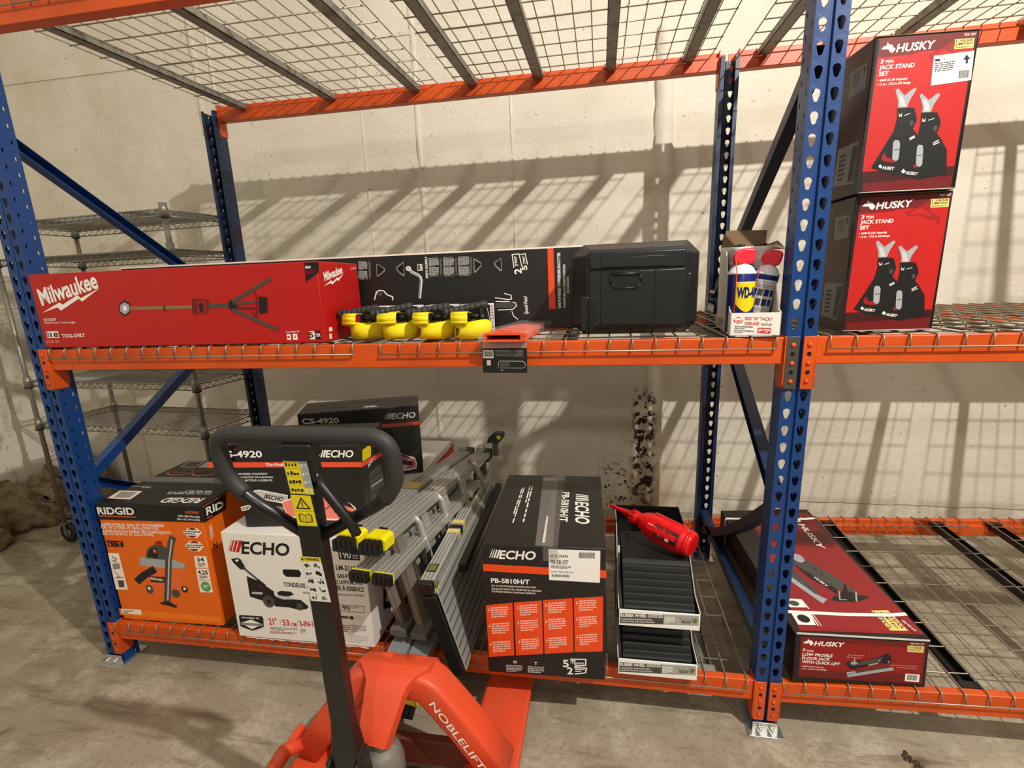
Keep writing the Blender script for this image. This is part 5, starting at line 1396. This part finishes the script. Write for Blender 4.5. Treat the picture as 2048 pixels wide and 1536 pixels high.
g = G(); g.box((-.095,.44,TZ+.0158), (-.03,.50,TZ+.0168), 'ink_gold'); g.box((.074,.80,TZ-.20), (.0755,.98,TZ-.05), 'card_black'); g.box((.0757,.88,TZ-.12), (.0762,.92,TZ-.09), 'ink_yellow2'); g.obj('warning_sticker', lad)

# ------------------------------------------------------------------ folding work platform standing on its edge
pl = empty('work_platform', (-1.006, -.098, .1965)); pl.rotation_euler.z = math.radians(1.0); tag(pl, 'folded aluminium work platform on its edge between the ladder and the black blower box', 'work platform')
lean = Vector((-.082, 0, .302)); lu = lean.normalized(); nx = Vector((lu.z, 0, -lu.x)); Ld = .94
def lp(u, v, y): return Vector((0,0,0)) + lu*u + nx*v + Vector((0, y, 0))
H_ = lean.length; g = G(); th = .042
g.prism([lp(0,-th/2,.008), lp(0,th/2,.008), lp(H_,th/2,.008), lp(H_,-th/2,.008)], (0,Ld,0), 'alu', bevel=.002)
for k in range(9):
    u = .02 + k*.034; g.prism([lp(u,th/2,.01), lp(u,th/2+.003,.01), lp(u+.006,th/2+.003,.01), lp(u+.006,th/2,.01)], (0,Ld-.004,0), 'alu_dark')
g.obj('deck_board', pl)
g = G(); g.prism([lp(.004,-th/2-.002,0), lp(.0,th/2+.002,0), lp(H_-.004,th/2+.003,0), lp(H_+.002,-th/2-.001,0)], (0,-.022,0), 'black_plastic', bevel=.004)
for k in range(4): g.prism([lp(.02+.075*k,-th/2-.003,-.02), lp(.02+.075*k,th/2+.004,-.02), lp(.022+.075*k,th/2+.004,-.02), lp(.022+.075*k,-th/2-.003,-.02)], (0,-.003,0), 'ink_black')
g.obj('end_cap', pl)
g = G(); g.lathe([(.016,0),(.016,.006),(.012,.010),(0,.010)], 'yellow_plastic', Matrix.Translation(lp(H_, .0, .03)), 20)
for k in range(8): g.box((.013,-.003,0), (.0185,.003,.008), 'yellow_plastic', Matrix.Translation(lp(H_, .0, .03)) @ Matrix.Rotation(2*PI*k/8,4,'Z'))
g.obj('release_knob', pl)
R0 = lp(H_, -.012, 0) + Vector((0,0,.030)); g = G()
g.box((R0.x-.024, .0, R0.z-.020), (R0.x+.024, 1.02, R0.z+.020), 'alu', bevel=.003)
for q_ in (-.012, 0, .012): g.box((R0.x+q_-.0015, .004, R0.z+.0195), (R0.x+q_+.0015, 1.01, R0.z+.0208), 'alu_dark')
for y, m in ((.33,'ink_gold'),(.365,'ink_black'),(.41,'ink_gold'),(.62,'ink_gold')): g.box((R0.x-.0245, y, R0.z-.01), (R0.x+.0246, y+.028, R0.z+.0212), m)
g.box((R0.x-.018,.05,R0.z+.0202), (R0.x+.016,.10,R0.z+.0214), 'ink_black'); g.box((R0.x-.014,.056,R0.z+.0215), (R0.x+.012,.094,R0.z+.0217), 'ink_olive'); g.box((R0.x-.02,.62,R0.z+.0204), (R0.x+.012,.84,R0.z+.0214), 'ink_black'); g.box((R0.x-.012,.65,R0.z+.0215), (R0.x+.006,.82,R0.z+.0218), 'ink_tan')
lg = g.obj('folding_leg', pl)
g = G(); g.box((R0.x-.026,-.022,R0.z-.022), (R0.x+.026,.004,R0.z+.021), 'black_plastic', bevel=.004); g.lathe([(.013,0),(.013,.004),(0,.004)], 'ink_olive', Matrix.Translation((R0.x+.026,.02,R0.z-.004)) @ Matrix.Rotation(PI/2,4,'Y'), 14); g.obj('leg_foot', lg)
g = G(); R1 = lp(H_*.84, th/2+.018, 0); g.box((R1.x-.014,.22,R1.z-.018), (R1.x+.014,1.0,R1.z+.018), 'black_plastic', bevel=.003); g.obj('folding_leg', pl)

# ------------------------------------------------------------------ pallet jack, forks under the rack
pj = empty('pallet_jack', (-1.12, -.42, 0)); tag(pj, 'orange hand pallet jack with its forks pushed under the rack and black loop handle', 'pallet jack')
def fork(x):
    g = G(); w = .16; t = .010
    prof = [(-w/2,-.030),(-w/2,-.004),(-w/2+.008,0),(w/2-.008,0),(w/2,-.004),(w/2,-.030),(w/2-t,-.030),(w/2-t,-t),(-w/2+t,-t),(-w/2+t,-.030)]
    g.sweep([(x,-.08,.086),(x,1.00,.086)], prof, 'jack_orange', smooth=False); 
    g.prism([(x-w/2,1.0,.086),(x+w/2,1.0,.086),(x+w/2-.03,1.10,.066),(x-w/2+.03,1.10,.066)], (0,0,-.02), 'jack_orange')
    f = g.obj('fork', pj)
    g = G(); g.lathe([(.038,-.04),(.038,.04)], 'ink_cream', Matrix.Translation((x,.90,.038)) @ Matrix.Rotation(PI/2,4,'Y'), 20); g.obj('load_roller', f)
    g = G(); g.box((x-.012,-.06,.03), (x+.012,.86,.045), 'jack_dark'); g.obj('push_rod', f)
for x in (-.262, .262): fork(x)
rr_ = lambda w, h, c, n=3: [p for (cx, cy, a0) in ((w-c,h-c,0),(-w+c,h-c,PI/2),(-w+c,-h+c,PI),(w-c,-h+c,1.5*PI)) for p in [(cx+c*math.cos(a0+PI/2*i/n), cy+c*math.sin(a0+PI/2*i/n)) for i in range(n+1)]]
for sx in (-1, 1):
    g = G(); path = rnd_poly([(sx*.02,.085,.384), (sx*.095,.084,.380), (sx*.19,.080,.262), (sx*.296,.075,.112)], .05, 4)
    g.sweep(path, rr_(.042,.050,.014), 'jack_orange', up=(0,1,0))
    f = g.obj('frame_arm', pj)
    if sx > 0:
        g = G(); d = (Vector((.296,.075,.112)) - Vector((.19,.080,.262))).normalized(); side = d.cross(Vector((0,1,0))).normalized(); side = side if side.z > 0 else -side
        st = Vector((.118,.0300,.352)) - side*.010
        g.text('NOBLELIFT', st, d, side, .245, .021, 'ink_cream', 1, 0); g.obj('maker_lettering', f)
g = G(); path = rnd_poly([(0,.150,.350),(0,.130,.400),(0,.076,.414),(0,.074,.414),(0,.02,.408),(-.006,-.03,.350),(-.012,-.075,.300)], .02, 2); n_ = len(path)
hw = lambda p: .106 if p.y > .075 else (.060 - max(0, .02-p.y)/.082*.016 if p.y < .02 else .060 + (p.y-.02)/.055*.046)
g.sweep(path, rr_(1,.018,.0001,1), 'jack_orange', scales=[(hw(p),1) for p in path]); g.obj('saddle', pj, mods=[('BEVEL', dict(width=.010, segments=3, limit_method='ANGLE'))])
g = G(); g.box((-.31,.09,.060), (.31,.12,.15), 'jack_dark', bevel=.004); g.obj('cross_member', pj)
g = G(); g.lathe([(.058,.05),(.058,.24),(.052,.262),(.044,.280),(.024,.290),(.024,.31),(0,.31)], 'pump_grey', Matrix.Translation((.0,-.055,0)), 28); g.box((-.06,-.16,.10), (.05,-.06,.19), 'pump_grey', bevel=.012); g.lathe([(.020,0),(.020,.07)], 'alu_dark', Matrix.Translation((.055,-.11,.13)), 16); g.obj('hydraulic_pump', pj)
for sx in (-1, 1):
    g = G(); M = Matrix.Translation((sx*.075-.02,-.06,.0902)) @ Matrix.Rotation(PI/2,4,'Y'); g.lathe([(.06,-.025),(.088,-.023),(.09,-.018),(.09,.018),(.088,.023),(.06,.025)], 'black_rubber', M, 28); g.lathe([(.0,-.026),(.055,-.026),(.055,.026),(0,.026)], 'pump_grey', M, 20); g.obj('steer_wheel', pj)
# left side pull rod and the reddish lug seen beside the handle
g = G(); g.box((-.36,-.06,.118), (-.335,.10,.150), 'jack_orange', Matrix.Translation((0,0,0)), bevel=.006); g.tube([(-.30,.06,.13),(-.34,-.01,.16),(-.352,-.05,.14)], .020, 'jack_orange', 12); g.obj('link_lug', pj)
# handle
hr = empty('handle', (.026, -.135, .275)); hr.parent = pj
zx = Vector((.0, -.135, .947)).normalized(); xx = Vector((1, 0, -.012)).normalized(); yy = zx.cross(xx).normalized(); xx = yy.cross(zx)
Mh = Matrix((xx, yy, zx)).transposed().to_4x4(); Mh.translation = hr.location; hr.matrix_local = Mh
HL = .969; XO = lambda z: -.072*(1 - z/HL)
g = G(); g.sweep([(XO(z),0,z) for z in (-.01, .10, .20, HL-.05)], rr_(.024,.017,.004,2), 'black_paint', up=(0,1,0), scales=[(1.5,1.5),(1.45,1.4),(1.08,1.05),(.95,1.0)], smooth=False); g.obj('pole', hr)
g = G()
for sx in (-1, 1): g.box((-.072+sx*.036-.006,-.035,-.055), (-.072+sx*.036+.006,.03,.075), 'black_paint', bevel=.003)
MY = Matrix.Translation((-.072,0,0))
g.lathe([(.014,-.055),(.014,.055)], 'zinc', MY @ Matrix.Rotation(PI/2,4,'Y') @ Matrix.Translation((.02,0,0)), 14); g.lathe([(.022,.0),(.022,.02),(.018,.024)], 'alu', MY @ Matrix.Translation((.042,-.005,-.02)) @ Matrix.Rotation(PI/2,4,'Y'), 16); g.obj('yoke', hr)
a_ = .178; yo = .0; zt = HL - .012; zb = HL-.235
lp_ = rnd_poly([(-.030,yo,zb), (-a_+.035,yo,zb+.085), (-a_,yo,zb+.13), (-a_,yo,zt), (a_,yo,zt), (a_,yo,zb+.13), (a_-.035,yo,zb+.085), (.0,yo,zb)], .075, 6)
g = G(); g.tube(lp_, .0125, 'black_paint', 14); lo = g.obj('loop', hr)
n_ = len(lp_); g = G(); pts = [p for p in lp_ if p.z > HL-.145]; g.tube(pts, .0165, 'grip', 16); g.obj('grip_sleeve', lo)
g = G(); g.box((-.030,-.020,zt-.045), (.030,.018,zt-.010), 'black_plastic', bevel=.004); g.box((-.024,-.016,zt-.09), (.024,.016,zt-.04), 'black_paint', bevel=.003); g.obj('head_block', hr)
g = G(); g.sweep([(.018,-.004,zt-.085),(.032,-.012,zt-.10),(.070,-.02,zt-.155),(.083,-.022,zt-.175),(.090,-.022,zt-.20)], [(-.008,-.006),(.008,-.006),(.008,.006),(-.008,.006)], 'black_plastic', up=(0,1,0)); g.tube([(.022,-.004,zt-.075),(.020,-.010,zt-.105)], .006, 'black_plastic', 8); g.obj('release_lever', hr)
def stick(z1, hh, ww, kind):
    g = G(); y = -.0176; z0 = z1-hh; xo = XO((z0+z1)/2); x0, x1 = xo-ww/2-.001, xo+ww/2-.001
    R = lambda u0,v0,u1,v1,m,o: g.poly([(x0+ww*a, y-o, z0+hh*b) for a, b in ((u0,v0),(u1,v0),(u1,v1),(u0,v1))], m)
    rg = random.Random(kind)
    if kind == 0:
        R(0,0,1,1,'ink_silver',.0004); R(.03,.02,.66,.97,'sticker_yellow',.0006); R(.66,.02,.97,.2,'sticker_yellow',.0006)
        for r in range(4):
            R(.05,.25*r+.03,.64,.25*r+.035,'ink_black',.0008)
            for k in range(4): a = .08+.13*k; b = .25*r+.07+rg.random()*.03; R(a,b,a+.06+rg.random()*.05,b+.06+rg.random()*.05,'ink_black',.0008)
            for k in range(3): R(.70+.08*k,.25*r+.06+.03*k,.76+.08*k,.25*r+.16,'ink_lgrey' if k % 2 else 'ink_white',.0008)
    elif kind == 1:
        R(0,0,1,1,'sticker_yellow',.0004); P_ = lambda pts, m, o: g.poly([(x0+ww*a, y-o, z0+hh*b) for a, b in pts], m)
        R(.02,.485,.98,.495,'ink_olive',.0006)
        P_([(.12,.56),(.88,.56),(.5,.94)], 'ink_black', .0006); P_([(.24,.60),(.76,.60),(.5,.86)], 'sticker_yellow', .0008); R(.47,.68,.53,.79,'ink_black',.001); R(.47,.63,.53,.655,'ink_black',.001)
        P_([(.15,.14),(.5,.10),(.85,.14),(.85,.36),(.72,.42),(.5,.36),(.28,.42),(.15,.36)], 'ink_olive', .0006); P_([(.24,.18),(.48,.14),(.48,.33),(.30,.38),(.24,.34)], 'sticker_yellow', .0008); P_([(.76,.18),(.52,.14),(.52,.33),(.70,.38),(.76,.34)], 'sticker_yellow', .0008)
        for k in range(3): R(.29,.21+.045*k,.44,.22+.045*k,'ink_olive',.001); R(.56,.21+.045*k,.71,.22+.045*k,'ink_olive',.001)
    else:
        R(0,0,1,1,'sticker_white',.0004); R(0,.9,1,1,'sticker_yellow',.0006); g.text('WARNING', (x0+ww*.22, y-.0009, z0+hh*.925), (1,0,0), (0,0,1), ww*.7, hh*.055, 'ink_black', 2)
        g.poly([(x0+ww*a, y-.0009, z0+hh*b) for a, b in ((.05,.92),(.18,.92),(.115,.985))], 'ink_black')
        for r in range(5):
            v = .9-.18*r; R(0,v-.003,1,v,'ink_dgrey',.0006); R(.02,v-.18,.03,v,'ink_lgrey',.0006)
            for s_ in (0, 1):
                for k in range(4): a = .12+.48*s_+.07*k; b = v-.14+rg.random()*.04; R(a,b,a+.03+rg.random()*.05,b+.03+rg.random()*.06,'ink_black',.0008)
    return g.obj('sticker', hr)
stick(HL-.056, .072, .050, 0); stick(HL-.130, .070, .042, 1); stick(HL-.275, .115, .046, 2)

# ------------------------------------------------------------------ chrome wire shelving unit behind the rack's end
sh = empty('wire_shelving', (-3.825, .895, 0)); sh.rotation_euler.z = math.radians(-5.3); tag(sh, 'tall chrome wire shelving unit on casters behind the end of the rack', 'wire shelving')
SW, SD = 1.215, .455
for (x, y) in ((0,0),(SW,0),(0,SD),(SW,SD)):
    g = G(); g.tube([(x,y,.135),(x,y,1.90)], .0127, 'chrome_wire', 12); g.lathe([(.014,1.90),(.014,1.905),(.008,1.912),(0,1.912)], 'chrome_wire', Matrix.Translation((x,y,0)), 12)
    for k in range(20): g.lathe([(.0127,.3+.08*k),(.0132,.301+.08*k),(.0127,.302+.08*k)], 'alu_dark', Matrix.Translation((x,y,0)), 10)
    p_ = g.obj('post', sh)
    g = G(); g.lathe([(.05,-.014),(.06,-.012),(.0625,0),(.06,.012),(.05,.014)], 'black_rubber', Matrix.Translation((x+.02,y,.0628)) @ Matrix.Rotation(PI/2,4,'X'), 22); g.lathe([(0,-.016),(.03,-.016),(.03,.016),(0,.016)], 'alu_dark', Matrix.Translation((x+.02,y,.0628)) @ Matrix.Rotation(PI/2,4,'X'), 14)
    for s_ in (-1, 1): g.prism([(x+.005,y+s_*.02,.125),(x+.03,y+s_*.02,.125),(x+.034,y+s_*.02,.05),(x+.012,y+s_*.02,.05)], (0,s_*.003,0), 'alu_dark')
    g.box((x-.012,y-.024,.124), (x+.036,y+.024,.132), 'alu_dark'); g.obj('caster', p_)
def shelf(z):
    g = G(); e = .012
    for dz in (0, -.030):
        g.tube([(e,0,z+dz),(SW-e,0,z+dz)], .0035, 'chrome_wire', 6); g.tube([(e,SD,z+dz),(SW-e,SD,z+dz)], .0035, 'chrome_wire', 6); g.tube([(0,e,z+dz),(0,SD-e,z+dz)], .0035, 'chrome_wire', 6); g.tube([(SW,e,z+dz),(SW,SD-e,z+dz)], .0035, 'chrome_wire', 6)
    for y in (0, SD): g.tube([(.02+(SW-.04)*i/48, y, z - (.001 if i % 2 else .029)) for i in range(49)], .002, 'chrome_wire', 5)
    for x in (0, SW): g.tube([(x, .02+(SD-.04)*i/18, z - (.001 if i % 2 else .029)) for i in range(19)], .002, 'chrome_wire', 5)
    for x in (SW*.33, SW*.66): g.tube([(x, .01+(SD-.02)*i/18, z - (.003 if i % 2 else .029)) for i in range(19)], .002, 'chrome_wire', 5)
    for i in range(1, 48): g.tube([(SW*i/48, 0, z+.004),(SW*i/48, SD, z+.004)], .0021, 'chrome_wire', 5)
    for (x, y) in ((0,0),(SW,0),(0,SD),(SW,SD)): g.lathe([(.021,-.036),(.0195,.0),(.0175,.028)], 'chrome_wire', Matrix.Translation((x,y,z)), 14); g.lathe([(.0225,-.040),(.0225,-.036)], 'black_plastic', Matrix.Translation((x,y,z)), 14)
    g.obj('shelf', sh)
for z in (1.885, 1.700, 1.022, .768): shelf(z)
for z in (.168,): 
    g = G(); g.tube([(0,0,z),(SW,0,z)], .004, 'chrome_wire', 6); g.tube([(0,0,z),(0,SD,z)], .004, 'chrome_wire', 6); g.tube([(0,SD,z),(SW,SD,z)], .004, 'chrome_wire', 6); g.tube([(SW,0,z),(SW,SD,z)], .004, 'chrome_wire', 6); g.obj('base_rail', sh)

# a dark folded carton end showing behind the vacuum box
g = G(); g.box((0,0,0), (.30,.22,.56), 'card_black', bevel=.004); g.decal('csb_front', (-.30,0,.05), (.6,0,0), (0,0,.9), (0,-1,0)) if False else None
tag(g.obj('cardboard_box', loc=(-2.34, .60, .197), rotz=.05), 'plain black box standing behind the orange vacuum box', 'box')

# dirt on the floor before the low shelf
g = G(); r = random.Random(2)
for i in range(26):
    t = i/26; c0 = Vector((.40+.035*t+r.uniform(-.012,.012), -.03-.11*t+r.uniform(-.006,.006), .0005)); q_ = r.uniform(.003,.011)
    g.lathe([(q_,0),(q_*.8,q_*.35),(q_*.3,q_*.5),(0,q_*.5)], 'ink_dirt', Matrix.Translation(c0), 6, smooth=False, sx=r.uniform(.6,1.4))
tag(g.obj('dirt_clump'), 'dark streak of dirt on the concrete floor in front of the floor jack box', 'dirt', kind='stuff')
